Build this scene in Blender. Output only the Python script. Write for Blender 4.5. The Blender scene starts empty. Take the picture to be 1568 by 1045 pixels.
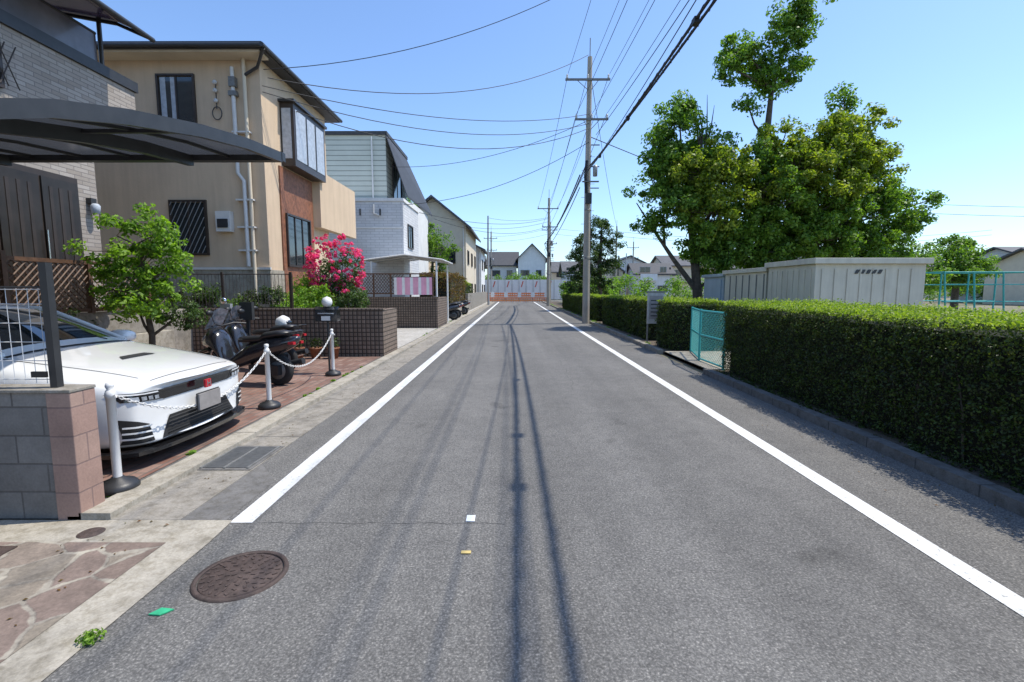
import bpy, bmesh, math, random
import numpy as np
from mathutils import Vector, Matrix
from mathutils.bvhtree import BVHTree
random.seed(7); rng=np.random.default_rng(7)
S=bpy.context.scene
COL=S.collection
# ------------------------------------------------------------ materials
def newmat(name):
    m=bpy.data.materials.new(name); m.use_nodes=True
    nt=m.node_tree; b=nt.nodes['Principled BSDF']; return m,nt,b
def N(nt,t,**k):
    n=nt.nodes.new(t)
    for a,v in k.items(): setattr(n,a,v)
    return n
def c4(c): return (c[0],c[1],c[2],1)
def ramp(nt,fac,stops):
    r=nt.nodes.new('ShaderNodeValToRGB'); e=r.color_ramp.elements
    while len(e)<len(stops): e.new(.5)
    for i,(p,c) in enumerate(stops): e[i].position=p; e[i].color=c4(c)
    nt.links.new(fac,r.inputs[0]); return r.outputs[0]
def mixc(nt,fac,a,b,mode='MIX'):
    m=nt.nodes.new('ShaderNodeMix'); m.data_type='RGBA'; m.blend_type=mode
    for s,v in ((0,fac),(6,a),(7,b)):
        if isinstance(v,bpy.types.NodeSocket): nt.links.new(v,m.inputs[s])
        else: m.inputs[s].default_value = v if s==0 else c4(v)
    return m.outputs[2]
def noise(nt,vec,scale,detail=4,rough=.6):
    n=nt.nodes.new('ShaderNodeTexNoise'); n.inputs['Scale'].default_value=scale
    n.inputs['Detail'].default_value=detail; n.inputs['Roughness'].default_value=rough
    nt.links.new(vec,n.inputs['Vector']); return n.outputs['Fac']
def mth(nt,op,a,b=None,c=None):
    m=nt.nodes.new('ShaderNodeMath'); m.operation=op
    for i,v in enumerate((a,b,c)):
        if v is None: continue
        if isinstance(v,(int,float)): m.inputs[i].default_value=v
        else: nt.links.new(v,m.inputs[i])
    return m.outputs[0]
def bump(nt,b,h,st,dist=.02):
    n=nt.nodes.new('ShaderNodeBump'); n.inputs['Strength'].default_value=st; n.inputs['Distance'].default_value=dist
    nt.links.new(h,n.inputs['Height']); nt.links.new(n.outputs[0],b.inputs['Normal'])
def pos(nt): return nt.nodes.new('ShaderNodeNewGeometry').outputs['Position']
def objc(nt): return nt.nodes.new('ShaderNodeTexCoord').outputs['Object']
def simple(name,c,rough=.6,metal=0,var=.15,scale=6,bs=0,coat=0,spec=.5,streak=0):
    m,nt,b=newmat(name); p=objc(nt)
    f=noise(nt,p,scale,5)
    d=[x*(1-var) for x in c]; l=[min(1,x*(1+var)) for x in c]
    o=ramp(nt,f,[(.3,d),(.7,l)])
    if streak:
        mp=N(nt,'ShaderNodeMapping'); mp.inputs['Scale'].default_value=(3,3,.18); nt.links.new(p,mp.inputs[0])
        w=noise(nt,mp.outputs[0],1.6,6,.7); o=mixc(nt,1.0,o,ramp(nt,w,[(.3,(1-streak,)*3),(.6,(1,1,1))]),'MULTIPLY')
    nt.links.new(o,b.inputs['Base Color'])
    b.inputs['Roughness'].default_value=rough; b.inputs['Metallic'].default_value=metal
    b.inputs['Coat Weight'].default_value=coat; b.inputs['Specular IOR Level'].default_value=spec
    if coat: b.inputs['Coat Roughness'].default_value=.03
    if bs: bump(nt,b,noise(nt,p,scale*12,3),bs,.01)
    return m
def brickmat(name,c1,c2,mortar,bw,bh,ms,rough=.8,ground=False,bs=.4,off=.5,dirt=.25,rotm=0):
    m,nt,b=newmat(name); p=pos(nt)
    sp=N(nt,'ShaderNodeSeparateXYZ'); nt.links.new(p,sp.inputs[0])
    cb=N(nt,'ShaderNodeCombineXYZ')
    if ground: nt.links.new(sp.outputs[1],cb.inputs[0]); nt.links.new(sp.outputs[0],cb.inputs[1])
    else:
        nt.links.new(mth(nt,'ADD',sp.outputs[0],sp.outputs[1]),cb.inputs[0]); nt.links.new(sp.outputs[2],cb.inputs[1])
    br=N(nt,'ShaderNodeTexBrick'); br.offset=off
    br.inputs['Scale'].default_value=1; br.inputs['Brick Width'].default_value=bw; br.inputs['Row Height'].default_value=bh
    br.inputs['Mortar Size'].default_value=ms; br.inputs['Mortar Smooth'].default_value=.2
    br.inputs['Color1'].default_value=c4(c1); br.inputs['Color2'].default_value=c4(c2); br.inputs['Mortar'].default_value=c4(mortar)
    nt.links.new(cb.outputs[0],br.inputs['Vector'])
    f=noise(nt,p,1.7,6,.65)
    g=ramp(nt,f,[(.3,(1-dirt,)*3),(.7,(1,1,1))])
    f2=noise(nt,p,60,3); g2=ramp(nt,f2,[(.3,(.82,)*3),(.7,(1.0,)*3)])
    o=mixc(nt,1.0,br.outputs['Color'],g,'MULTIPLY'); o=mixc(nt,1.0,o,g2,'MULTIPLY')
    nt.links.new(o,b.inputs['Base Color']); b.inputs['Roughness'].default_value=rough
    inv=mth(nt,'SUBTRACT',1.0,br.outputs['Fac']); bump(nt,b,mth(nt,'ADD',inv,mth(nt,'MULTIPLY',f2,.3)),bs,.008)
    return m
def leafmat(name,cols,trans=.35,rough=.5):
    m,nt,b=newmat(name)
    g=nt.nodes.new('ShaderNodeNewGeometry')
    n1=noise(nt,g.outputs['Position'],.9,3)
    f=mth(nt,'ADD',mth(nt,'MULTIPLY',g.outputs['Random Per Island'],.6),mth(nt,'MULTIPLY',n1,.5))
    k=len(cols)
    col=ramp(nt,f,[(.12+.76*i/(k-1),c) for i,c in enumerate(cols)])
    nt.links.new(col,b.inputs['Base Color']); b.inputs['Roughness'].default_value=rough
    b.inputs['Specular IOR Level'].default_value=.35
    tr=nt.nodes.new('ShaderNodeBsdfTranslucent')
    tc=mixc(nt,1.0,col,(1.7,1.9,.6),'MULTIPLY'); nt.links.new(tc,tr.inputs['Color'])
    mx=nt.nodes.new('ShaderNodeMixShader'); mx.inputs[0].default_value=trans
    nt.links.new(b.outputs[0],mx.inputs[1]); nt.links.new(tr.outputs[0],mx.inputs[2])
    nt.links.new(mx.outputs[0],nt.nodes['Material Output'].inputs['Surface'])
    return m
def asphalt():
    m,nt,b=newmat('asphalt'); p=pos(nt)
    f=noise(nt,p,.55,5,.6); f2=noise(nt,p,90,3,.7); f3=noise(nt,p,5,5,.6)
    base=ramp(nt,f,[(.3,(.152,.147,.138)),(.7,(.198,.191,.178))])
    sp=ramp(nt,f2,[(.36,(.6,.6,.6)),(.55,(1,1,1)),(.70,(2.0,1.95,1.9))])
    o=mixc(nt,1.0,base,sp,'MULTIPLY')
    v=N(nt,'ShaderNodeTexVoronoi'); v.inputs['Scale'].default_value=55; nt.links.new(p,v.inputs['Vector'])
    st=ramp(nt,v.outputs['Distance'],[(.0,(1.35,1.33,1.3)),(.35,(1,1,1)),(.8,(.74,.74,.74))])
    o=mixc(nt,1.0,o,st,'MULTIPLY')
    o=mixc(nt,1.0,o,ramp(nt,f3,[(.35,(.9,.9,.9)),(.65,(1.05,1.05,1.04))]),'MULTIPLY')
    mp=N(nt,'ShaderNodeMapping'); mp.inputs['Scale'].default_value=(1.6,.05,1); nt.links.new(p,mp.inputs[0])
    w=noise(nt,mp.outputs[0],1.0,3,.5)
    o=mixc(nt,1.0,o,ramp(nt,w,[(.35,(.84,.84,.84)),(.6,(1.05,1.05,1.05))]),'MULTIPLY')
    # small dark spots, sparsely scattered
    f5=noise(nt,p,1.3,2,.5); o=mixc(nt,1.0,o,ramp(nt,f5,[(.24,(.6,.6,.6)),(.31,(1,1,1))]),'MULTIPLY')
    nt.links.new(o,b.inputs['Base Color']); b.inputs['Roughness'].default_value=.85; b.inputs['Specular IOR Level'].default_value=.3
    bump(nt,b,mth(nt,'ADD',f2,v.outputs['Distance']),.5,.006); return m
def paint():
    m,nt,b=newmat('road_paint'); p=pos(nt)
    f=noise(nt,p,35,5,.7); f2=noise(nt,p,2.5,4)
    o=ramp(nt,f,[(.32,(.30,.30,.29)),(.42,(.70,.70,.68)),(.8,(.80,.80,.78))])
    o=mixc(nt,1.0,o,ramp(nt,f2,[(.3,(.78,.78,.76)),(.6,(1,1,1))]),'MULTIPLY')
    nt.links.new(o,b.inputs['Base Color']); b.inputs['Roughness'].default_value=.7
    bump(nt,b,noise(nt,p,90,3),.3,.004); return m
def concrete(name,c,sc=3,dark=.6):
    m,nt,b=newmat(name); p=pos(nt)
    f=noise(nt,p,sc,7,.65); f2=noise(nt,p,70,3); f4=noise(nt,p,11,6,.7)
    o=ramp(nt,f,[(.25,[x*dark for x in c]),(.5,c),(.75,[min(1,x*1.15) for x in c])])
    o=mixc(nt,1.0,o,ramp(nt,f2,[(.3,(.8,)*3),(.7,(1.1,)*3)]),'MULTIPLY')
    o=mixc(nt,1.0,o,ramp(nt,f4,[(.35,(.68,.66,.61)),(.55,(1,1,1))]),'MULTIPLY')
    nt.links.new(o,b.inputs['Base Color']); b.inputs['Roughness'].default_value=.9
    bump(nt,b,f2,.4,.006); return m
def crazy():
    m,nt,b=newmat('crazy_paving'); p=pos(nt)
    dn=N(nt,'ShaderNodeTexNoise'); dn.inputs['Scale'].default_value=1.8; dn.inputs['Detail'].default_value=6; nt.links.new(p,dn.inputs['Vector'])
    ad=N(nt,'ShaderNodeMix'); ad.data_type='VECTOR'; ad.inputs[0].default_value=.16
    nt.links.new(p,ad.inputs[4]); nt.links.new(dn.outputs['Color'],ad.inputs[5])
    v=N(nt,'ShaderNodeTexVoronoi'); v.inputs['Scale'].default_value=4.0; nt.links.new(ad.outputs[1],v.inputs['Vector'])
    e=N(nt,'ShaderNodeTexVoronoi'); e.feature='DISTANCE_TO_EDGE'; e.inputs['Scale'].default_value=4.0; nt.links.new(ad.outputs[1],e.inputs['Vector'])
    bw=N(nt,'ShaderNodeRGBToBW'); nt.links.new(v.outputs['Color'],bw.inputs[0])
    st=ramp(nt,bw.outputs[0],[(.15,(.19,.14,.11)),(.4,(.26,.195,.16)),(.6,(.29,.25,.19)),(.85,(.21,.175,.15))])
    f=noise(nt,p,4,7,.7); st=mixc(nt,1.0,st,ramp(nt,f,[(.3,(.55,)*3),(.7,(1.15,)*3)]),'MULTIPLY')
    f2=noise(nt,p,60,3); st=mixc(nt,1.0,st,ramp(nt,f2,[(.3,(.75,)*3),(.7,(1.1,)*3)]),'MULTIPLY')
    mort=ramp(nt,f,[(.38,(.13,.115,.095)),(.5,(.27,.24,.195)),(.65,(.42,.38,.30))])
    k=ramp(nt,mth(nt,'ADD',e.outputs['Distance'],mth(nt,'MULTIPLY',mth(nt,'SUBTRACT',.5,f),.18)),[(.02,(0,0,0)),(.05,(1,1,1))])
    o=mixc(nt,k,mort,st)
    nt.links.new(o,b.inputs['Base Color']); b.inputs['Roughness'].default_value=.85
    bump(nt,b,mth(nt,'ADD',k,mth(nt,'MULTIPLY',f2,.3)),.5,.008); return m
def groundmat():
    m,nt,b=newmat('earth'); p=pos(nt)
    f=noise(nt,p,.25,7,.65); f2=noise(nt,p,30,4)
    o=ramp(nt,f,[(.35,(.10,.13,.05)),(.5,(.22,.19,.12)),(.7,(.32,.28,.2))])
    o=mixc(nt,1.0,o,ramp(nt,f2,[(.3,(.7,)*3),(.7,(1.1,)*3)]),'MULTIPLY')
    nt.links.new(o,b.inputs['Base Color']); b.inputs['Roughness'].default_value=.95
    bump(nt,b,f2,.5,.02); return m
M={}
M['asphalt']=asphalt(); M['paint']=paint(); M['earth']=groundmat(); M['crazy']=crazy()
M['conc']=concrete('concrete',(.29,.265,.225)); M['conc_l']=concrete('concrete_light',(.39,.355,.29)); M['conc_d']=concrete('concrete_dark',(.165,.158,.148))
M['drive']=concrete('driveway_concrete',(.45,.43,.39),1.5,.8)
M['soil']=concrete('soil',(.13,.10,.07),5)
M['crack']=simple('crack_filler',(.075,.072,.068),.9,var=.3,scale=20)
M['paver']=brickmat('red_paver',(.25,.125,.09),(.36,.23,.18),(.17,.145,.12),.21,.105,.008,ground=True,dirt=.45)
M['cmu']=brickmat('concrete_block',(.24,.225,.205),(.33,.31,.28),(.17,.155,.14),.40,.20,.007,dirt=.5,bs=.5)
M['pink']=brickmat('pink_block',(.44,.28,.22),(.48,.32,.25),(.3,.2,.17),.6,.20,.006,dirt=.4)
M['brown']=brickmat('brown_screen_block',(.25,.185,.135),(.32,.24,.18),(.08,.06,.045),.10,.10,.014,off=0,bs=1.0)
M['tile']=brickmat('grey_brick_tile',(.36,.31,.26),(.48,.43,.38),(.25,.22,.20),.30,.075,.008,dirt=.15)
M['wbrick']=brickmat('white_brick',(.68,.68,.68),(.76,.76,.76),(.5,.5,.5),.40,.12,.010,dirt=.12)
M['siding']=brickmat('pale_siding',(.58,.61,.53),(.60,.63,.55),(.26,.29,.25),80,.26,.022,dirt=.1,bs=.8)
M['wsiding']=brickmat('white_siding',(.7,.7,.68),(.72,.72,.70),(.5,.5,.5),80,.22,.015,dirt=.08)
M['stucco']=simple('beige_stucco',(.64,.485,.33),.9,var=.06,scale=1.5,bs=.5,streak=.13)
M['stucco2']=simple('cream_stucco',(.66,.57,.43),.9,var=.08,scale=2,bs=.3)
M['white']=simple('white_wall',(.76,.75,.72),.8,var=.06,scale=2,streak=.08)
M['redbrown']=simple('red_brown_cladding',(.25,.10,.05),.6,var=.35,scale=9,bs=.6)
M['roof']=simple('dark_roof',(.05,.05,.052),.6,var=.25,scale=4)
M['rooftile']=brickmat('roof_tile',(.13,.13,.14),(.18,.18,.185),(.05,.05,.05),.3,.2,.02)
M['dkmetal']=simple('dark_metal',(.035,.035,.036),.4,var=.2)
M['bronze']=simple('bronze_frame',(.045,.033,.026),.4,var=.2)
M['glass']=simple('window_glass',(.02,.028,.032),.06,var=.3,scale=1,spec=1)
M['curtain']=simple('curtain',(.42,.46,.50),.6,var=.2,scale=9,coat=.6)
M['canopy']=simple('canopy_sheet',(.55,.57,.58),.4,var=.1,scale=3)
M['vinyl']=simple('white_pipe',(.68,.66,.62),.5,var=.08)
M['wood']=simple('brown_wood',(.11,.055,.03),.6,var=.3,scale=12)
M['doordark']=simple('dark_door',(.03,.023,.018),.35,var=.3,scale=3)
M['plast_w']=simple('white_plastic',(.78,.77,.74),.4,var=.08,scale=9,streak=.15)
M['plast_b']=simple('black_plastic',(.025,.025,.026),.45,var=.3,scale=9,bs=.1)
M['rubber']=simple('rubber',(.02,.02,.02),.85,var=.2,scale=9)
M['carwhite']=simple('car_paint_white',(.77,.77,.75),.25,var=.02,coat=1)
M['carblack']=simple('gloss_black',(.010,.010,.011),.15,var=.2,coat=.8)
M['carglass']=simple('car_glass',(.012,.018,.022),.03,var=.2,scale=1,spec=1,coat=1)
M['red']=simple('red_emblem',(.50,.02,.03),.3,var=.05)
M['redbar']=simple('red_stripe',(.6,.12,.08),.5,var=.1)
M['orange']=simple('orange_net',(.80,.24,.07),.7,var=.15,scale=20)
M['chrome']=simple('chrome',(.7,.7,.72),.15,metal=1,var=.05)
M['lens']=simple('headlight_lens',(.30,.32,.34),.08,var=.5,scale=14,coat=1)
M['plate']=simple('number_plate',(.27,.25,.235),.5,var=.15,scale=14)
M['pole']=simple('concrete_pole',(.38,.345,.29),.85,var=.12,scale=2,bs=.2,streak=.2)
M['polegrey']=simple('galvanised',(.36,.37,.38),.5,metal=.4,var=.1)
M['fencewhite']=simple('white_wire',(.6,.6,.6),.5,var=.1)
M['wire']=simple('cable_black',(.012,.012,.013),.6,var=.1)
M['ceramic']=simple('insulator',(.6,.6,.58),.3,var=.1)
M['teal']=simple('teal_paint',(.04,.36,.34),.45,var=.15,scale=8)
M['shed']=simple('shed_metal',(.62,.57,.46),.45,var=.08,scale=2,streak=.18)
M['shedb']=simple('shed_metal_blue',(.33,.42,.48),.45,var=.08,scale=2,streak=.1)
M['bark']=simple('bark',(.10,.08,.06),.9,var=.4,scale=8,bs=.8)
M['iron']=simple('cast_iron',(.085,.06,.05),.6,metal=.2,var=.4,scale=18,bs=.6)
M['steel']=simple('galvanised_grate',(.20,.20,.19),.6,metal=.3,var=.2,scale=20)
M['green']=simple('green_marker',(.04,.42,.20),.6,var=.2,scale=20)
M['paper']=simple('paper',(.72,.75,.8),.8,var=.1,scale=20)
M['yellowp']=simple('yellow_scrap',(.55,.42,.16),.8,var=.1,scale=20)
M['pinkcloth']=simple('pink_cloth',(.75,.38,.50),.8,var=.1,scale=5)
M['purple']=simple('purple_polycarbonate',(.10,.08,.17),.25,var=.2,scale=2,coat=.5)
M['greyglass']=simple('grey_balustrade',(.15,.15,.18),.3,var=.4,scale=1.2,coat=.3)
M['sign']=simple('notice_board',(.42,.41,.38),.6,var=.2,scale=7)
M['seat']=simple('seat_vinyl',(.02,.02,.022),.4,var=.2,scale=9)
M['bush_core']=simple('hedge_core',(.012,.014,.007),.9,var=.4,scale=6)
M['scoot']=simple('scooter_black',(.02,.02,.024),.2,var=.2,coat=.8)
M['laurel']=leafmat('leaf_tree',[(.03,.06,.012),(.08,.16,.025),(.15,.26,.04),(.22,.34,.05)],.42)
M['laurel2']=leafmat('leaf_tree_warm',[(.04,.06,.01),(.12,.18,.022),(.23,.30,.035),(.36,.38,.06)],.42)
M['hedge']=leafmat('leaf_hedge',[(.012,.014,.006),(.028,.04,.012),(.05,.08,.018),(.08,.12,.025)],.25)  # hedge-side leaves, shade of the road face put into the colour
M['hedget']=leafmat('leaf_hedge_top',[(.06,.10,.012),(.15,.23,.025),(.25,.34,.04),(.34,.38,.07)],.38)  # lighter copy for the hedge tops, against the shade-darkened sides
M['bushl']=leafmat('leaf_fresh',[(.04,.09,.012),(.11,.21,.025),(.19,.33,.04),(.26,.40,.06)],.4)
M['dkleaf']=leafmat('leaf_dark',[(.010,.022,.007),(.03,.06,.015),(.06,.11,.022),(.10,.16,.035)],.25)
M['redleaf']=leafmat('leaf_reddish',[(.03,.04,.012),(.09,.06,.02),(.17,.08,.03),(.13,.15,.03)],.3)
M['petal']=leafmat('rose_petals',[(.45,.015,.12),(.68,.03,.21),(.78,.07,.29),(.85,.16,.38)],.3)
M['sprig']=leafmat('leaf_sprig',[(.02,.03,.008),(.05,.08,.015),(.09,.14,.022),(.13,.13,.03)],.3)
def poly():
    m,nt,b=newmat('smoke_polycarbonate')
    b.inputs['Base Color'].default_value=(.035,.037,.042,1); b.inputs['Roughness'].default_value=.2
    tr=nt.nodes.new('ShaderNodeBsdfTranslucent'); tr.inputs['Color'].default_value=(.06,.065,.075,1)
    mx=nt.nodes.new('ShaderNodeMixShader'); mx.inputs[0].default_value=.4
    nt.links.new(b.outputs[0],mx.inputs[1]); nt.links.new(tr.outputs[0],mx.inputs[2])
    nt.links.new(mx.outputs[0],nt.nodes['Material Output'].inputs['Surface']); return m
M['poly']=poly()
# ------------------------------------------------------------ mesh builder
class MB:
    def __init__(s): s.v=[];s.f=[];s.m=[];s.sm=[];s.names=[]
    def mi(s,mat):
        if mat not in s.names: s.names.append(mat)
        return s.names.index(mat)
    def add(s,vs,fs,mat,smooth=False):
        o=len(s.v); s.v+= [tuple(p) for p in vs]; k=s.mi(mat)
        for f in fs: s.f.append(tuple(i+o for i in f)); s.m.append(k); s.sm.append(smooth)
    def box(s,x0,x1,y0,y1,z0,z1,mat,M4=None):
        vs=[Vector(p) for p in ((x0,y0,z0),(x1,y0,z0),(x1,y1,z0),(x0,y1,z0),(x0,y0,z1),(x1,y0,z1),(x1,y1,z1),(x0,y1,z1))]
        if M4: vs=[M4@p for p in vs]
        s.add(vs,[(0,3,2,1),(4,5,6,7),(0,1,5,4),(1,2,6,5),(2,3,7,6),(3,0,4,7)],mat)
    def poly(s,pts,mat): s.add(pts,[tuple(range(len(pts)))],mat)
    def prism(s,pts,off,mat):
        n=len(pts); o=Vector(off); a=[Vector(p) for p in pts]; vs=a+[p+o for p in a]
        s.add(vs,[tuple(range(n))[::-1],tuple(range(n,2*n))]+[(i,(i+1)%n,n+(i+1)%n,n+i) for i in range(n)],mat)
    def tube(s,pts,r,mat,n=8,caps=True):
        pts=[Vector(p) for p in pts]; k=len(pts)
        if isinstance(r,(int,float)): r=[r]*k
        vs=[]; prev=None
        for i,p in enumerate(pts):
            d=(pts[min(i+1,k-1)]-pts[max(i-1,0)])
            if d.length<1e-9: d=Vector((0,0,1))
            d.normalize()
            if prev is None:
                a=Vector((0,0,1)) if abs(d.z)<.9 else Vector((1,0,0)); u=d.cross(a).normalized()
            else:
                u=(prev-d*prev.dot(d))
                u=u.normalized() if u.length>1e-6 else d.orthogonal().normalized()
            prev=u; w=d.cross(u)
            for j in range(n):
                t=2*math.pi*j/n; vs.append(p+(u*math.cos(t)+w*math.sin(t))*r[i])
        fs=[(i*n+j,i*n+(j+1)%n,(i+1)*n+(j+1)%n,(i+1)*n+j) for i in range(k-1) for j in range(n)]
        s.add(vs,fs,mat,n>4)
        if caps: s.add([vs[j] for j in range(n)],[tuple(range(n))[::-1]],mat); s.add(vs[-n:],[tuple(range(n))],mat)
    def cyl(s,p0,p1,r0,mat,r1=None,n=12,caps=True): s.tube([p0,p1],[r0,r0 if r1 is None else r1],mat,n,caps)
    def eloft(s,secs,mat,n=14,e=2.4):
        vs=[]
        for (x,yc,zc,hy,hz) in secs:
            for j in range(n):
                t=2*math.pi*j/n; c,si=math.cos(t),math.sin(t)
                vs.append((x,yc+hy*math.copysign(abs(c)**(2/e),c),zc+hz*math.copysign(abs(si)**(2/e),si)))
        k=len(secs)
        fs=[(i*n+j,i*n+(j+1)%n,(i+1)*n+(j+1)%n,(i+1)*n+j) for i in range(k-1) for j in range(n)]
        fs+=[tuple(range(n))[::-1],tuple(range((k-1)*n,k*n))]
        s.add(vs,fs,mat,True)
    def lathe(s,prof,mat,c=(0,0,0),axis='Z',n=20):
        vs=[]
        for (r,h) in prof:
            for j in range(n):
                t=2*math.pi*j/n; a,b=r*math.cos(t),r*math.sin(t)
                p=(a,b,h) if axis=='Z' else ((a,h,b) if axis=='Y' else (h,a,b))
                vs.append((p[0]+c[0],p[1]+c[1],p[2]+c[2]))
        k=len(prof)
        fs=[(i*n+j,i*n+(j+1)%n,(i+1)*n+(j+1)%n,(i+1)*n+j) for i in range(k-1) for j in range(n)]
        s.add(vs,fs,mat,True)
    def build(s,name,parent=None,loc=(0,0,0),rz=0,bevel=0):
        me=bpy.data.meshes.new(name); me.from_pydata(s.v,[],s.f)
        for k in s.names: me.materials.append(M[k])
        me.polygons.foreach_set('material_index',s.m); me.polygons.foreach_set('use_smooth',s.sm)
        bm=bmesh.new(); bm.from_mesh(me); bmesh.ops.recalc_face_normals(bm,faces=bm.faces); bm.to_mesh(me); bm.free()
        ob=bpy.data.objects.new(name,me); COL.objects.link(ob)
        ob.location=loc; ob.rotation_euler=(0,0,rz)
        if parent: ob.parent=parent
        if bevel:
            b=ob.modifiers.new('b','BEVEL'); b.width=bevel; b.segments=2; b.limit_method='ANGLE'; b.angle_limit=math.radians(50)
        return ob
def empty(name,loc=(0,0,0),rz=0):
    e=bpy.data.objects.new(name,None); COL.objects.link(e); e.location=loc; e.rotation_euler=(0,0,rz); return e
class G:
    def __init__(s,name,loc=(0,0,0),rz=0): s.e=empty(name,loc,rz); s.p={}
    def __getitem__(s,k):
        if k not in s.p: s.p[k]=MB()
        return s.p[k]
    def done(s,bevel=0):
        for k,mb in s.p.items(): mb.build(k,s.e,bevel=bevel)
        return s.e
# ------------------------------------------------------------ foliage
def leafmesh(name,P,Nn,size,mat,parent=None,aspect=.55):
    n=len(P); P=np.asarray(P,float); Nn=np.asarray(Nn,float)
    Nn/= (np.linalg.norm(Nn,axis=1,keepdims=True)+1e-9)
    r=rng.normal(size=(n,3)); u=np.cross(Nn,r); u/=np.linalg.norm(u,axis=1,keepdims=True)+1e-9
    w=np.cross(Nn,u); sz=(size*rng.uniform(.6,1.3,n))[:,None]
    bend=Nn*sz*.15
    V=np.empty((n,4,3)); V[:,0]=P-u*sz*.5; V[:,1]=P+w*sz*.5*aspect+bend; V[:,2]=P+u*sz*.5; V[:,3]=P-w*sz*.5*aspect+bend
    me=bpy.data.meshes.new(name); me.vertices.add(4*n); me.vertices.foreach_set('co',V.ravel())
    me.loops.add(4*n); me.loops.foreach_set('vertex_index',np.arange(4*n,dtype=np.int32))
    me.polygons.add(n); me.polygons.foreach_set('loop_start',np.arange(0,4*n,4,dtype=np.int32))
    try: me.polygons.foreach_set('loop_total',np.full(n,4,dtype=np.int32))
    except Exception: pass
    me.materials.append(M[mat]); me.update(calc_edges=True); me.validate()
    ob=bpy.data.objects.new(name,me); COL.objects.link(ob)
    if parent: ob.parent=parent
    return ob
def clumps(centers,rad,per,flat=.75):
    P=[];Q=[]
    for c,r in zip(centers,rad):
        d=rng.normal(size=(per,3)); d/=np.linalg.norm(d,axis=1,keepdims=True)
        q=d*(rng.random((per,1))**.45)*r; q[:,2]*=flat
        P.append(np.array(c)+q); nn=d*.7+rng.normal(size=(per,3))*.6; nn[:,2]+=.45; Q.append(nn)
    return np.vstack(P),np.vstack(Q)
def tree(name,base,trunk,tr,blobs,dens,per,size,mat,clr=.42,trunkmat='bark'):
    e=empty(name); mb=MB(); mb.tube(trunk,tr,trunkmat,10)
    groups={}
    T=[Vector(p) for p in trunk]
    for b in blobs:
        c=Vector(b[:3]); r=b[3]; mt=b[4] if len(b)>4 else mat
        att=min(T[1:],key=lambda q:(q-c).length+max(0,q.z-c.z+.4*r)*2)
        i=T.index(att); mid=(att+c)/2+Vector((random.uniform(-.2,.2),random.uniform(-.2,.2),-.1*r))
        rr=min(tr[i]*.6,.035+.035*r); mb.tube([att,mid,c],[rr,rr*.75,rr*.45],trunkmat,6)
        n=max(3,int(dens*r*r)); C=[];R=[]
        for k in range(n):
            d=rng.normal(size=3); d/=np.linalg.norm(d); q=d*(rng.random()**.4)*r*rng.uniform(.75,1.2); q[2]*=.85
            cc=np.array(c)+q; C.append(cc); R.append(clr*rng.uniform(.5,1.3))
            if k%2==0:
                m2=(c+Vector(cc))/2+Vector((0,0,-.08*r)); mb.tube([c,m2,Vector(cc)],[rr*.4,rr*.25,.008],trunkmat,4,False)
        groups.setdefault(mt,[[],[]]); groups[mt][0]+=C; groups[mt][1]+=R
    mb.build('trunk_and_limbs',e)
    for mt,(C,R) in groups.items():
        P,Q=clumps(C,R,per); leafmesh('foliage',P,Q,size,mt,e)
    return e
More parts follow.
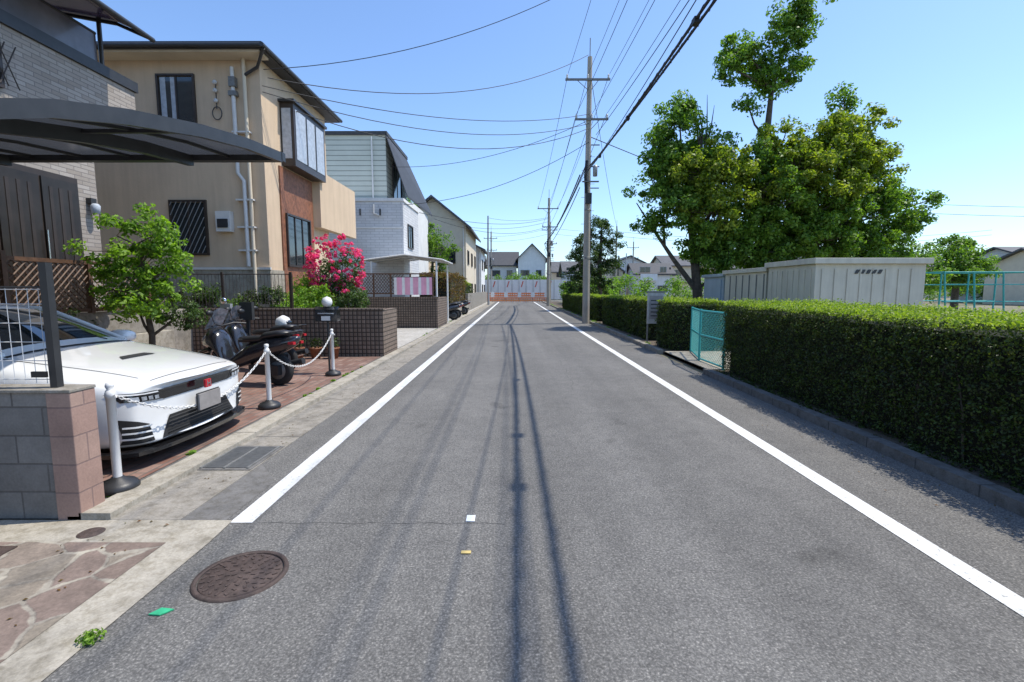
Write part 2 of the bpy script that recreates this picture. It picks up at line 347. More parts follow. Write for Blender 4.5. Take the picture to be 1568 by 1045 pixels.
def hedge(name,x0,x1,y0,y1,h,dens,size,front,top,z0=0,wob=.05):
    e=empty(name); mb=MB(); i=.10; mb.box(x0+i,x1-i,y0+i,y1-i,z0,z0+h-i,'bush_core')
    for k in range(int((y1-y0)*2.2)):
        y=random.uniform(y0,y1); x=x0+random.uniform(.0,.09); mb.tube([(x+.08,y,0),(x+.03,y+random.uniform(-.1,.1),h*.4),(x+.05,y+random.uniform(-.2,.2),h*.85)],[.014,.010,.005],'bark',4)
    mb.build('branches',e)
    def side(n,fx,nrm):
        a=rng.random(n); b=rng.random(n)**.8
        P=fx(a,b); k=np.sin(P[:,0]*3.1+P[:,1]*2.3)*np.sin(P[:,2]*4.7+P[:,1]*1.7)*.5+np.sin(P[:,1]*7+P[:,2]*5)*.3+np.sin(P[:,1]*19+P[:,2]*13)*np.sin(P[:,2]*23-P[:,1]*11)*.5
        P+=np.array(nrm)*((k*wob)[:,None]+rng.normal(size=(n,1))*.03-.015)
        Q=np.array(nrm)*.7+rng.normal(size=(n,3))*.8; return P,Q
    L=y1-y0; W=x1-x0
    Ps=[];Qs=[]
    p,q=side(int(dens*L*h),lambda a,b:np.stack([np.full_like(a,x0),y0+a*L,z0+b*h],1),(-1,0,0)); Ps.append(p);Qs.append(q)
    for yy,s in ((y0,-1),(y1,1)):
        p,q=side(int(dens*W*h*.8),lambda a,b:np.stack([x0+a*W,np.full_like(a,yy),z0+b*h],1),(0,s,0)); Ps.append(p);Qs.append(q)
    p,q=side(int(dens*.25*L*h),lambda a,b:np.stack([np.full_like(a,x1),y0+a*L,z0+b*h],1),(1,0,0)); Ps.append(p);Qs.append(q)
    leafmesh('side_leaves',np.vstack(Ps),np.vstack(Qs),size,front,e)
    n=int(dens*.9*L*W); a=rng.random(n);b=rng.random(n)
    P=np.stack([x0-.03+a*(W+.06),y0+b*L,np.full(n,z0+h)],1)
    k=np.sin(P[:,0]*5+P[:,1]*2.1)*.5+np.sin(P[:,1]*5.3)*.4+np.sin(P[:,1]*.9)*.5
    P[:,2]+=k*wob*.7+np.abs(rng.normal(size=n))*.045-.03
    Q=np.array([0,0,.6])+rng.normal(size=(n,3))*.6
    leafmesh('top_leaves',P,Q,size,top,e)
    n=int(14*L*W)+10; C=np.stack([x0+rng.random(n)*W*.9,y0+rng.random(n)*L,np.full(n,z0+h+.03)],1)
    P,Q=clumps(C,rng.uniform(.03,.08,n),14,1.3); leafmesh('top_shoots',P,Q,size,top,e)
    n=int(26*L*h); C=np.stack([x0-rng.random(n)*.03,y0+rng.random(n)*L,z0+h*(rng.random(n)**.6)],1)
    P,Q=clumps(C,rng.uniform(.04,.10,n),22,1.0); leafmesh('side_sprigs',P,Q,size,'sprig' ,e)
    return e
# ------------------------------------------------------------ GROUND
def sheet(name,x0,x1,y0,y1,z,mat):
    mb=MB(); mb.poly([(x0,y0,z),(x1,y0,z),(x1,y1,z),(x0,y1,z)],mat); return mb.build(name)
sheet('ground',-400,400,-200,900,-.02,'earth')
sheet('road',-2.32,3.6,-15,70,0,'asphalt')
mb=MB(); mb.poly([(-60,64,-.008),(60,64,-.008),(60,72,-.008),(-60,72,-.008)],'asphalt'); mb.build('cross_road')
mb=MB(); mb.poly([(-1.955,3.17,.004),(-1.80,3.17,.004),(-1.80,62,.004),(-1.955,62,.004)],'paint')
mb.poly([(2.50,-10,.004),(2.65,-10,.004),(2.65,62,.004),(2.50,62,.004)],'paint'); mb.build('road_marking')
mb=MB()
def crack(pts,w):
    for i in range(len(pts)-1):
        a=Vector((*pts[i],.002)); b=Vector((*pts[i+1],.002)); d=(b-a).normalized(); n=Vector((-d.y,d.x,0))*w*random.uniform(.5,1.2)
        mb.poly([a-n,b-n,b+n,a+n],'crack')
crack([(-1.75+.13*i,3.17+.012*math.sin(i*2.3)) for i in range(14)],.003)
for x0,y0,dx,dy,n in ((.9,7.5,.02,.22,16),(-.6,12,.25,.03,9),(-1.2,9.2,-.02,.3,14)):
    x,y=x0,y0; p=[(x,y)]
    for k in range(n): x+=dx+random.uniform(-.06,.06); y+=dy+random.uniform(-.06,.06); p.append((x,y))
    crack(p,.0035)
mb.build('road_crack')
mb=MB(); mb.box(-2.80,-2.32,3.2,62,-.05,.008,'conc'); mb.box(-3.02,-2.80,3.2,62,-.05,.055,'conc_l'); mb.box(-3.10,-3.02,3.2,62,-.05,.03,'conc_d')
for k in range(30): y=5.1+k*1.8; mb.box(-3.021,-2.318,y,y+.008,.0,.0095,'crack'); mb.box(-3.021,-2.799,y,y+.008,.05,.0562,'crack')
mb.build('gutter_kerb')
mb=MB(); mb.poly([(-9,3.4,.035),(-3.10,3.4,.035),(-3.10,11.2,.035),(-9,11.2,.035)],'paver'); mb.build('pavement')
mb=MB(); mb.poly([(-7,11.6,.03),(-3.10,11.6,.03),(-3.10,19.6,.03),(-7,19.6,.03)],'drive'); mb.poly([(-9,20.1,.03),(-3.10,20.1,.03),(-3.10,62,.03),(-9,62,.03)],'drive'); mb.build('driveway')
mb=MB(); mb.poly([(-9,-4,.008),(-2.20,-4,.008),(-2.20,2.90,.008),(-9,2.90,.008)],'crazy'); mb.build('stone_apron')
mb=MB(); mb.poly([(-2.20,-4,.006),(-1.93,-4,.006),(-1.93,2.90,.006),(-2.20,2.90,.006)],'conc_l'); mb.poly([(-9,2.90,.006),(-1.93,2.90,.006),(-1.95,3.2,.006),(-9,3.2,.006)],'conc_l'); mb.build('concrete_edge_strip')
mb=MB(); mb.poly([(-2.32,3.2,.003),(-2.0,3.2,.003),(-2.0,3.9,.003),(-2.32,4.3,.003)],'conc_d'); mb.build('asphalt_patch')
mb=MB(); mb.box(3.6,3.74,-10,9.1,-.05,.10,'conc_d'); mb.box(3.6,3.74,12,62,-.05,.10,'conc')
for k in range(110):
    y=-9.6+k*.6
    if not 9<y<12: mb.box(3.598,3.742,y,y+.01,.0,.1015,'crack')
mb.build('kerb')
mb=MB(); mb.box(3.74,5.6,-10,62,-.05,.06,'soil'); mb.build('verge')
mb=MB(); mb.box(3.74,8,9.2,11.9,0,.075,'conc_l'); mb.build('gate_path')
g=G('drain_grate'); g['frame'].box(-2.84,-2.33,4.12,4.78,.0,.014,'conc_d')
for i in range(22):
    y=4.17+i*.026; g['bars'].box(-2.79,-2.38,y,y+.012,.012,.022,'steel')
for x in (-2.80,-2.59,-2.38): g['bars'].box(x,x+.02,4.15,4.75,.0125,.024,'steel')
g.done()
g=G('manhole_cover',(-1.53,2.56,0)); mb=g['cover']; mb.lathe([(.0,.010),(.205,.010),(.21,.006)],'iron',n=48); mb.lathe([(.215,.0062),(.216,.012),(.24,.012),(.243,.0)],'iron',n=48)
for r,n_ in ((.035,4),(.07,9),(.11,14),(.15,19),(.188,26)):
    for k in range(n_):
        a=2*math.pi*k/n_+r*9; R=Matrix.Translation((r*math.cos(a),r*math.sin(a),0))@Matrix.Rotation(a+.8*(k%2),4,'Z')
        mb.box(-.013,.013,-.006,.006,.009,.0145,'iron',R)
g.done()
mb=MB(); mb.lathe([(0,.016),(.06,.016),(.075,.008)],'iron',(-2.78,3.02,0),n=24); mb.build('valve_cover')
mb=MB(); mb.box(-3.5,-3.08,2.62,2.84,.0,.016,'iron'); mb.build('meter_cover')
mb=MB(); mb.box(-.35,-.29,3.16,3.25,.004,.007,'paper',Matrix.Translation((.02,.03,0))); mb.build('paper_scrap')
mb=MB(); mb.box(-.32,-.26,2.78,2.81,.004,.008,'yellowp'); mb.build('litter')
mb=MB(); mb.prism([(-1.80,2.22,.003),(-1.74,2.215,.003),(-1.70,2.26,.003),(-1.77,2.27,.003)],(0,0,.006),'green'); mb.build('survey_marker')
def weed(name,c,r,n,size,mat='bushl',h=.5):
    P,Q=clumps([c],[r],n,h); return leafmesh(name,P,Q,size,mat)
weed('weed',(-1.93,2.05,.02),.055,150,.022)
C=[];R=[]
for i in range(110): C.append((3.82+rng.normal()*.05,rng.uniform(-2,9),.07)); R.append(rng.uniform(.03,.12))
P,Q=clumps(C,R,60,.6); leafmesh('grass_edge',P,Q,.035,'hedge')
C=[];R=[]
for i in range(40): C.append((3.75+rng.normal()*.04,rng.uniform(12.5,50),.1)); R.append(rng.uniform(.06,.15))
for i in range(26): C.append((-3.06+rng.normal()*.02,rng.uniform(3.4,30),.04)); R.append(rng.uniform(.02,.05))
P,Q=clumps(C,R,50,.6); leafmesh('grass_tuft',P,Q,.04,'bushl')
n=700; P=np.stack([np.where(rng.random(n)<.6,3.57-np.abs(rng.normal(size=n))*.25,-2.35-np.abs(rng.normal(size=n))*.2),rng.uniform(1,22,n),np.full(n,.012)],1)
leafmesh('fallen_leaves',P,np.array([0,0,1.])+rng.normal(size=(n,3))*.25,.022,'redleaf')
# ------------------------------------------------------------ near block wall + mesh fence
g=G('block_wall'); g['blocks'].box(-9,-3.17,3.22,3.38,0,.90,'cmu'); g['end_column'].box(-3.168,-3.0,3.20,3.40,0,.90,'pink'); g['coping'].box(-9,-2.995,3.195,3.405,.901,.925,'conc'); g.done(.006)
g=G('mesh_fence'); m_=g['posts']
for x in (-3.17,-5.1,-7): m_.box(x-.025,x+.025,3.27,3.32,.92,1.78,'dkmetal')
m_=g['mesh']
for i in range(50): x=-3.24-i*.075; m_.cyl((x,3.30,.95),(x,3.30,1.62),.0028,'fencewhite',n=4,caps=False)
for z in (.98,1.11,1.24,1.37,1.50,1.60): m_.cyl((-3.17,3.293,z),(-7,3.293,z),.003,'fencewhite',n=4)
m_.cyl((-3.17,3.30,1.615),(-7,3.30,1.615),.008,'dkmetal',n=6)
m_.box(-3.30,-3.2,3.25,3.27,1.0,1.04,'plast_b')
g.done()
def bollard(x,y):
    g=G('chain_bollard',(x,y,.03)); 
    g['base'].lathe([(0,0),(.125,0),(.14,.02),(.14,.045),(.115,.075),(.05,.10),(.04,.115),(0,.115)],'plast_b',n=28)
    g['post'].lathe([(.031,.10),(.031,.74),(.036,.742),(.036,.775),(.028,.80),(.02,.806),(.03,.83),(.026,.856),(0,.862)],'plast_w',n=16)
    g['hooks'].tube([(.03,-.01,.76),(.055,-.015,.765),(.06,-.02,.745)],.005,'plast_w',6); g['hooks'].tube([(0,.03,.76),(0,.055,.765),(0,.06,.745)],.005,'plast_w',6)
    g.done()
for b in [(-3.10,3.64),(-3.24,6.28),(-3.30,8.72)]: bollard(*b)
def chain(p0,p1,sag):
    mb=MB(); p0=Vector(p0);p1=Vector(p1); n=int((p1-p0).length/.042)
    for i in range(n):
        t=(i+.5)/n; p=p0.lerp(p1,t); p.z-=4*sag*t*(1-t)
        d=(p1-p0).normalized(); d.z-=4*sag*(1-2*t)/(p1-p0).length; d.normalize()
        u=Vector((0,0,1)) if i%2 else d.cross(Vector((0,0,1))).normalized()
        pts=[p+d*.028*math.cos(a)+u*.012*math.sin(a) for a in [k*math.pi/4 for k in range(9)]]
        mb.tube(pts,.0045,'plast_w',5,False)
    return mb.build('plastic_chain')
chain((-3.10,3.68,.78),(-3.24,6.24,.78),.34); chain((-3.24,6.32,.78),(-3.30,8.68,.78),.36)
# ------------------------------------------------------------ car
def build_car(loc,rz):
    e=empty('parked_car',loc,rz)
    st=[ # s,hw,zb,zm,zs,w5,z5,w6,z6,z8
     (0,.74,.20,.44,.62,.72,.68,.62,.70,.715),(.03,.82,.17,.44,.65,.78,.70,.66,.73,.745),(.2,.90,.15,.45,.69,.83,.75,.68,.785,.80),
     (.55,.93,.15,.5,.74,.86,.81,.70,.855,.87),(1.0,.935,.15,.5,.81,.84,.89,.70,.925,.945),(1.3,.93,.15,.5,.85,.82,.94,.70,.975,1.0),
     (1.36,.93,.15,.5,.855,.82,.95,.69,1.0,1.03),
     (1.75,.93,.15,.5,.87,.81,.96,.64,1.19,1.23),(2.12,.93,.15,.5,.885,.81,.97,.585,1.355,1.395),(2.2,.93,.15,.5,.89,.81,.975,.58,1.375,1.42),
     (2.7,.93,.15,.5,.9,.81,.985,.57,1.405,1.445),(3.3,.93,.15,.52,.92,.81,.995,.56,1.38,1.42),(3.85,.93,.15,.55,.94,.79,1.0,.53,1.24,1.28),
     (4.3,.90,.2,.6,.93,.74,1.0,.50,1.06,1.08),(4.54,.80,.3,.6,.86,.68,.93,.45,.95,.96)]
    rings=[]
    for (s,hw,zb,zm,zs,w5,z5,w6,z6,z8) in st:
        h=[(0,zb),(hw*.9,zb),(hw*.985,zb+.09),(hw,zm),(hw*.985,zs),(w5,z5),(w6,z6),(w6*.5,z6+(z8-z6)*.75),(0,z8)]
        bow=.13*max(0,1-s/1.2)
        ring=[(-s-bow*(abs(y)/.9)**2.2,y,z) for y,z in h]+[(-s-bow*(abs(y)/.9)**2.2,-y,z) for y,z in h[-2:0:-1]]
        rings.append(ring)
    n=len(rings[0]); V=[p for r in rings for p in r]; F=[];MI=[]
    def reg(j): return j if j<8 else 15-j
    for i in range(len(rings)-1):
        for j in range(n):
            F.append((i*n+j,i*n+(j+1)%n,(i+1)*n+(j+1)%n,(i+1)*n+j)); q=reg(j); m=0
            if q==5 and 6<=i<=12: m=1
            if q in(6,7) and 6<=i<=7: m=1
            if q in(6,7) and i in (11,12): m=1
            if q==0: m=2
            MI.append(m)
    F+= [(0,1,15),(1,2,14,15),(2,3,13,14),(3,4,12,13),(4,5,11,12),(5,6,10,11),(6,7,9,10),(7,8,9)]; MI+=[0]*8
    F.append(tuple(range((len(rings)-1)*n,len(rings)*n))[::-1]); MI.append(0)
    me=bpy.data.meshes.new('body'); me.from_pydata(V,[],F)
    for k in ('carwhite','carglass','plast_b'): me.materials.append(M[k])
    me.polygons.foreach_set('material_index',MI)
    bm=bmesh.new(); bm.from_mesh(me); bmesh.ops.recalc_face_normals(bm,faces=bm.faces); bm.to_mesh(me); bm.free()
    ob=bpy.data.objects.new('body',me); COL.objects.link(ob)
    sb=ob.modifiers.new('s','SUBSURF'); sb.levels=3; sb.render_levels=3
    dg=bpy.context.evaluated_depsgraph_get(); bvh=BVHTree.FromObject(ob,dg)
    cut=MB()
    for s in (.92,3.62):
        for y in (.62,-1.1): cut.lathe([(0,y),(.372,y),(.372,y+.48),(0,y+.48)],'plast_b',(-s,0,.33),'Y',n=40)
    co=cut.build('cutter'); 
    bm=bmesh.new(); bm.from_mesh(co.data); bmesh.ops.remove_doubles(bm,verts=bm.verts,dist=1e-4); bmesh.ops.recalc_face_normals(bm,faces=bm.faces); bm.to_mesh(co.data); bm.free()
    bo=ob.modifiers.new('c','BOOLEAN'); bo.object=co; bo.operation='DIFFERENCE'; bo.solver='EXACT'
    dg=bpy.context.evaluated_depsgraph_get(); nm=bpy.data.meshes.new_from_object(ob.evaluated_get(dg))
    ob.modifiers.clear(); 
    if len(nm.polygons)>500: ob.data=nm
    for p in ob.data.polygons: p.use_smooth=True
    try: ob.data.set_sharp_from_angle(angle=math.radians(50))
    except Exception: pass
    bpy.data.objects.remove(co); ob.parent=e
    def proj(name,pts,mat,off=.006,d='X',sub=5):
        bm=bmesh.new()
        if d=='X': vs=[bm.verts.new((0,y,z)) for y,z in pts]
        elif d=='Z': vs=[bm.verts.new((x,y,0)) for x,y in pts]
        else: vs=[bm.verts.new((x,0,z)) for x,z in pts]
        f=bm.faces.new(vs); bmesh.ops.triangulate(bm,faces=[f]); bmesh.ops.subdivide_edges(bm,edges=bm.edges[:],cuts=sub,use_grid_fill=True)
        for v in bm.verts:
            if d=='X': o=Vector((1,v.co.y,v.co.z)); dr=Vector((-1,0,0))
            elif d=='Z': o=Vector((v.co.x,v.co.y,3)); dr=Vector((0,0,-1))
            elif d=='Y': o=Vector((v.co.x,2,v.co.z)); dr=Vector((0,-1,0))
            else: o=Vector((v.co.x,-2,v.co.z)); dr=Vector((0,1,0))
            h=bvh.ray_cast(o,dr)
            if h[0] is None: h=bvh.find_nearest(o+dr*1.1); 
            nn=h[1]; nn = nn if nn.dot(dr)<0 else -nn
            v.co=h[0]+nn*off-dr*off*.5
        m2=bpy.data.meshes.new(name); bmesh.ops.recalc_face_normals(bm,faces=bm.faces); bm.to_mesh(m2); bm.free(); m2.materials.append(M[mat])
        for p in m2.polygons: p.use_smooth=True
        o=bpy.data.objects.new(name,m2); COL.objects.link(o); o.parent=e
    def sym(pts): return [(-y,z) for y,z in pts][::-1]
    proj('upper_grille',[(-.50,.565),(.50,.565),(.60,.66),(-.60,.66)],'carblack',.005)
    proj('grille_bar',[(-.52,.655),(.52,.655),(.50,.668),(-.50,.668)],'carblack',.012,sub=3)
    proj('lower_intake',[(-.56,.21),(.56,.21),(.44,.40),(-.44,.40)],'rubber',.005)
    for k in range(5): z=.235+k*.034; proj('intake_slat',[(-.5+.012*k,z),(.5-.012*k,z),(.5-.012*k,z+.007),(-.5+.012*k,z+.007)],'carblack',.011,sub=3)
    hl=[(.50,.57),(.84,.60),(.868,.675),(.58,.665)]; proj('headlight',hl,'carblack',.007); proj('headlight',sym(hl),'carblack',.007)
    for k in range(4):
        a=.565+k*.065; q=[(a,.585+k*.006),(a+.045,.589+k*.006),(a+.05,.622+k*.006),(a+.005,.62+k*.006)]
        proj('projector_lens',q,'lens',.013,sub=2); proj('projector_lens',sym(q),'lens',.013,sub=2)
    q=[(.57,.645),(.85,.657),(.86,.668),(.58,.658)]; proj('led_strip',q,'plast_w',.013,sub=3); proj('led_strip',sym(q),'plast_w',.013,sub=3)
    si=[(.64,.22),(.83,.23),(.865,.46),(.68,.38)]; proj('side_intake',si,'rubber',.006); proj('side_intake',sym(si),'rubber',.006)
    for k in range(3):
        z=.26+k*.05; q=[(.67,z),(.845,z+.016),(.845,z+.032),(.67,z+.014)]; proj('intake_fin',q,'carwhite',.018,sub=3); proj('intake_fin',sym(q),'carwhite',.018,sub=3)
    proj('bonnet_scoop',[(-.66,-.22),(-.66,.22),(-.74,.16),(-.74,-.16)],'rubber',.006,'Z')
    for sgn in (1,-1):
        proj('bonnet_edge_gap',[(-.22,.60*sgn),(-.22,.608*sgn),(-1.28,.735*sgn),(-1.28,.725*sgn)][::sgn],'rubber',.002,'Z',6)
    proj('bonnet_front_gap',[(-.13,-.58),(-.10,0),(-.13,.58),(-.137,.58),(-.107,0),(-.137,-.58)],'rubber',.002,'Z',4)
    proj('bonnet_gap',[(-1.275,-.70),(-1.275,.70),(-1.31,.70),(-1.31,-.70)],'rubber',.004,'Z')
    for d in ('Y','y'):
        for s in (1.42,2.45,3.3): proj('door_gap',[(-s,.25),(-s-.008,.25),(-s-.008,.86),(-s,.86)],'rubber',.002,d,3)
        proj('side_skirt',[(-1.35,.19),(-3.2,.19),(-3.2,.245),(-1.35,.245)],'carblack',.012,d,3)
        proj('door_handle',[(-2.15,.78),(-2.33,.785),(-2.33,.81),(-2.15,.805)],'carwhite',.02,d,2)
        proj('indicator',[(-.42,.60),(-.50,.61),(-.50,.645),(-.40,.635)],'orange',.006,d,2)
    b=MB()
    b.box(.0,.02,-.045,.045,.575,.655,'red'); b.box(.021,.026,-.028,-.016,.587,.645,'chrome'); b.box(.021,.026,.016,.028,.587,.645,'chrome'); b.box(.021,.026,-.016,.016,.61,.622,'chrome')
    b.box(.012,.03,-.17,.17,.37,.53,'plate'); b.box(.004,.012,-.18,.18,.36,.54,'plast_b')
    for s in (1,-1):
        b.tube([(-1.34,.675*s,.995),(-1.75,.625*s,1.18),(-2.12,.575*s,1.345),(-2.7,.56*s,1.395),(-3.3,.55*s,1.37),(-3.9,.53*s,1.21)],[.02,.024,.026,.022,.022,.02],'carwhite',8)
        b.tube([(-2.42,.80*s,.955),(-2.44,.70*s,1.18),(-2.46,.585*s,1.37)],.028,'carblack',6)
        b.eloft([(-1.52,s*1.0,1.0,.07,.05),(-1.58,s*1.0,1.0,.105,.075),(-1.68,s*1.0,1.0,.11,.08),(-1.74,s*1.0,1.0,.09,.07)],'carwhite',12)
        b.box(-1.66,-1.60,s*.9-.06,s*.9+.06,.955,.975,'carblack')
        b.tube([(-1.36,.25*s+.2,1.02),(-1.66,.25*s-.1,1.165)],.007,'rubber',5)
    pl=[(.0,0),(-.01,.3),(-.035,.55),(-.07,.72),(-.12,.83),(-.25,.90),(-.5,.93)]
    out=[(x+.03,y) for x,y in pl]; full=[(x,-y) for x,y in out[:0:-1]]+out; inn=[(x-.12,y*.93) for x,y in full][::-1]
    b.prism([(x,y,.13) for x,y in full+inn],(0,0,.035),'carblack')
    b.tube([(-4.35,-.75,1.25),(-4.45,-.4,1.28),(-4.45,.4,1.28),(-4.35,.75,1.25)],.03,'carblack',6); b.box(-4.4,-4.2,-.78,-.74,.95,1.27,'carblack'); b.box(-4.4,-4.2,.74,.78,.95,1.27,'carblack')
    b.build('trim',e)
    w=MB()
    for s in (.92,3.62):
        for sg in (1,-1):
            c=(-s,.80*sg,.33); o=sg
            w.lathe([(.235,-.11*o),(.30,-.115*o),(.328,-.09*o),(.33,.0),(.328,.08*o),(.30,.105*o),(.245,.10*o)],'rubber',c,'Y',40)
            w.lathe([(.25,.10*o),(.24,.09*o),(.225,.02*o),(.225,-.1*o)],'carblack',c,'Y',40); w.lathe([(.0,.02*o),(.16,.0),(.225,.0)],'rubber',c,'Y',30)
            w.lathe([(0,.075*o),(.04,.075*o),(.055,.05*o)],'carblack',c,'Y',20)
            for k in range(7):
                for dd in (-.1,.1):
                    a=2*math.pi*k/7+dd; a2=2*math.pi*k/7+dd*1.6
                    w.tube([(c[0]+.04*math.cos(a),c[1]+.06*o,c[2]+.04*math.sin(a)),(c[0]+.235*math.cos(a2),c[1]+.085*o,c[2]+.235*math.sin(a2))],.011,'carblack',5)
    w.build('wheels',e); return e
build_car((-3.14,4.86,.035),0)
# ------------------------------------------------------------ scooters
def scooter(name,loc,rz,col='scoot',screen=True):
    g=G(name,loc,rz); b=g['bodywork']
    for x,r in ((.72,.25),(-.62,.25)):
        g['wheels'].lathe([(r-.10,-.045),(r-.03,-.06),(r,-.03),(r,.03),(r-.03,.06),(r-.10,.045)],'rubber',(x,0,r),'Y',32)
        g['wheels'].lathe([(0,-.03),(r-.09,-.04),(r-.09,.04),(0,.03)],'steel',(x,0,r),'Y',24); g['wheels'].lathe([(.05,-.07),(.09,-.05)],'chrome',(x,0,r),'Y',20)
    b.eloft([(-1.02,0,.78,.03,.03),(-.95,0,.74,.10,.08),(-.75,0,.68,.165,.13),(-.45,0,.62,.19,.17),(-.15,0,.52,.185,.19),(.05,0,.42,.17,.15),(.3,0,.30,.15,.07),(.45,0,.29,.13,.06)],col)
    g['seat'].eloft([(-.88,0,.86,.10,.035),(-.70,0,.86,.15,.055),(-.45,0,.82,.16,.06),(-.40,0,.77,.165,.05),(-.1,0,.75,.15,.055),(.05,0,.74,.09,.05)],'seat')
    b.eloft([(.28,0,.30,.15,.05),(.33,0,.42,.19,.15),(.40,0,.6,.20,.22),(.50,0,.72,.19,.22),(.62,0,.74,.15,.17),(.74,0,.70,.09,.10),(.80,0,.66,.04,.04)],col)
    b.eloft([(.50,0,.36,.05,.03),(.56,0,.5,.075,.05),(.70,0,.56,.085,.035),(.88,0,.5,.08,.03),(.96,0,.42,.06,.03)],col)
    g['fork'].cyl((.72,.06,.25),(.5,.06,.75),.02,'chrome'); g['fork'].cyl((.72,-.06,.25),(.5,-.06,.75),.02,'chrome')
    g['handlebar'].tube([(.28,-.36,.98),(.38,-.2,1.0),(.44,0,.96),(.38,.2,1.0),(.28,.36,.98)],.016,'plast_b',8)
    for s in (1,-1):
        g['mirrors'].tube([(.36,.22*s,1.0),(.34,.30*s,1.16)],.007,'plast_b',6); g['mirrors'].eloft([(.31,.33*s,1.19,.05,.035),(.35,.33*s,1.19,.065,.045),(.37,.33*s,1.19,.05,.035)],'plast_b',10)
        g['bodywork'].box(-1.0,-.9,.10*s-.03,.10*s+.03,.69,.73,'red')
    g['headlight'].eloft([(.66,0,.78,.13,.05),(.76,0,.72,.09,.05),(.80,0,.69,.05,.03)],'lens')
    if screen: 
        g['windscreen'].add([(.62,-.17,.9),(.62,.17,.9),(.42,.15,1.22),(.42,-.15,1.22),(.66,0,.92),(.46,0,1.26)],[(0,4,5,3),(4,1,2,5)],'lens')
    g['exhaust'].tube([(-.2,-.14,.2),(-.4,-.2,.26),(-.92,-.22,.38)],[.03,.055,.055],'plast_b',12); g['exhaust'].cyl((-.55,-.2205,.29),(-.85,-.223,.36),.06,'chrome')
    g['engine'].box(-.7,-.15,.03,.13,.18,.34,'plast_b'); g['rack'].tube([(-.85,-.12,.86),(-1.02,-.1,.9),(-1.02,.1,.9),(-.85,.12,.86)],.012,'plast_b',6)
    g['stand'].cyl((-.1,.12,.22),(-.05,.25,.0),.012,'plast_b')
    return g.done()
scooter('parked_scooter',(-4.45,7.95,.035),math.radians(168))
scooter('parked_scooter',(-4.95,9.3,.035),math.radians(165))
scooter('parked_scooter',(-3.65,24.5,.03),math.radians(195)); scooter('parked_scooter',(-3.7,26.2,.03),math.radians(190)); scooter('parked_scooter',(-3.7,30.0,.03),math.radians(185))
g=G('helmet',(-4.40,9.2,.86)); g['shell'].eloft([(-.13,0,.10,.05,.05),(-.10,0,.10,.10,.10),(0,0,.12,.13,.13),(.09,0,.10,.11,.11),(.13,0,.08,.06,.06)],'plast_w'); g['visor'].eloft([(.08,0,.12,.105,.05),(.125,0,.11,.08,.045),(.15,0,.10,.05,.03)],'carblack'); g.done()
# ------------------------------------------------------------ helper windows
def win_y(g,x0,x1,z0,z1,y,fr='bronze',gl='glass',split=1,t=.05,key='windows',bars=False,curt=False):
    mb=g[key]; mb.box(x0+.01,x1-.01,y-.012,y+.01,z0+.01,z1-.01,gl)
    if curt:
        w=(x1-x0)*.16
        for a in (x0+.03,x0+(x1-x0)*.5-w,): mb.box(a,a+w,y-.016,y-.0125,z0+.02,z1-.02,'curtain')
    for a,b,c,d in ((x0-t,x1+t,z1,z1+t),(x0-t,x1+t,z0-t,z0),(x0-t,x0,z0,z1),(x1,x1+t,z0,z1)): mb.box(a,b,y-.06,y+.01,c,d,fr)
    for k in range(1,split+1):
        x=x0+(x1-x0)*k/(split+1); mb.box(x-.02,x+.02,y-.035,y+.005,z0,z1,fr)
    if bars:
        n=int((x1-x0)/.11)
        for k in range(-6,n+1):
            a=x0+k*.13; p0=[a,z0];p1=[a+.7,z1]
            if p0[0]<x0: p0[1]=z0+(x0-a)/.7*(z1-z0); p0[0]=x0
            if p1[0]>x1: p1[1]=z0+(x1-a)/.7*(z1-z0); p1[0]=x1
            if p1[0]>p0[0] and p1[1]>p0[1]: mb.cyl((p0[0],y-.08,p0[1]),(p1[0],y-.08,p1[1]),.009,'polegrey',n=5)
def win_x(g,y0,y1,z0,z1,x,fr='bronze',gl='glass',split=1,t=.05,key='windows'):
    mb=g[key]; mb.box(x-.01,x+.012,y0+.01,y1-.01,z0+.01,z1-.01,gl)
    for a,b,c,d in ((y0-t,y1+t,z1,z1+t),(y0-t,y1+t,z0-t,z0),(y0-t,y0,z0,z1),(y1,y1+t,z0,z1)): mb.box(x-.01,x+.06,a,b,c,d,fr)
    for k in range(1,split+1):
        y=y0+(y1-y0)*k/(split+1); mb.box(x-.005,x+.035,y-.02,y+.02,z0,z1,fr)
# ------------------------------------------------------------ beige house
g=G('beige_stucco_house')
w=g['walls']; w.box(-14,-6.5,13,17.3,.0,7.45,'stucco'); w.box(-6.499,-6.46,13.75,15.9,1.2,5.0,'redbrown'); w.box(-6.499,-6.25,16.0,19.5,3.6,5.4,'stucco')
w.box(-14.02,-6.47,12.96,17.0,0,2.12,'conc_l'); w.box(-14.02,-6.45,12.93,12.99,2.12,2.18,'vinyl')
r=g['roof']
r.prism([(-14.5,12.45,7.45),(-6.15,12.45,7.45),(-6.15,17.8,7.45),(-14.5,17.8,7.45)],(0,0,.16),'roof')
r.add([(-14.45,12.5,7.612),(-6.2,12.5,7.612),(-6.2,17.75,7.612),(-14.45,17.75,7.612),(-12,15.1,8.5),(-8.6,15.1,8.5)],[(0,1,5,4),(1,2,5),(2,3,4,5),(3,0,4)],'rooftile')
r.tube([(-14.5,12.40,7.50),(-6.10,12.40,7.50)],.055,'dkmetal',8); r.tube([(-6.10,12.35,7.50),(-6.10,17.8,7.50)],.055,'dkmetal',8)
r.box(-14.4,-6.25,12.52,12.99,7.40,7.449,'stucco2')
win_y(g,-9.1,-8.22,5.78,7.02,13,curt=True); win_y(g,-9.0,-8.12,2.55,3.88,13,bars=True)
win_x(g,14.0,15.5,2.3,3.7,-6.459,split=2)
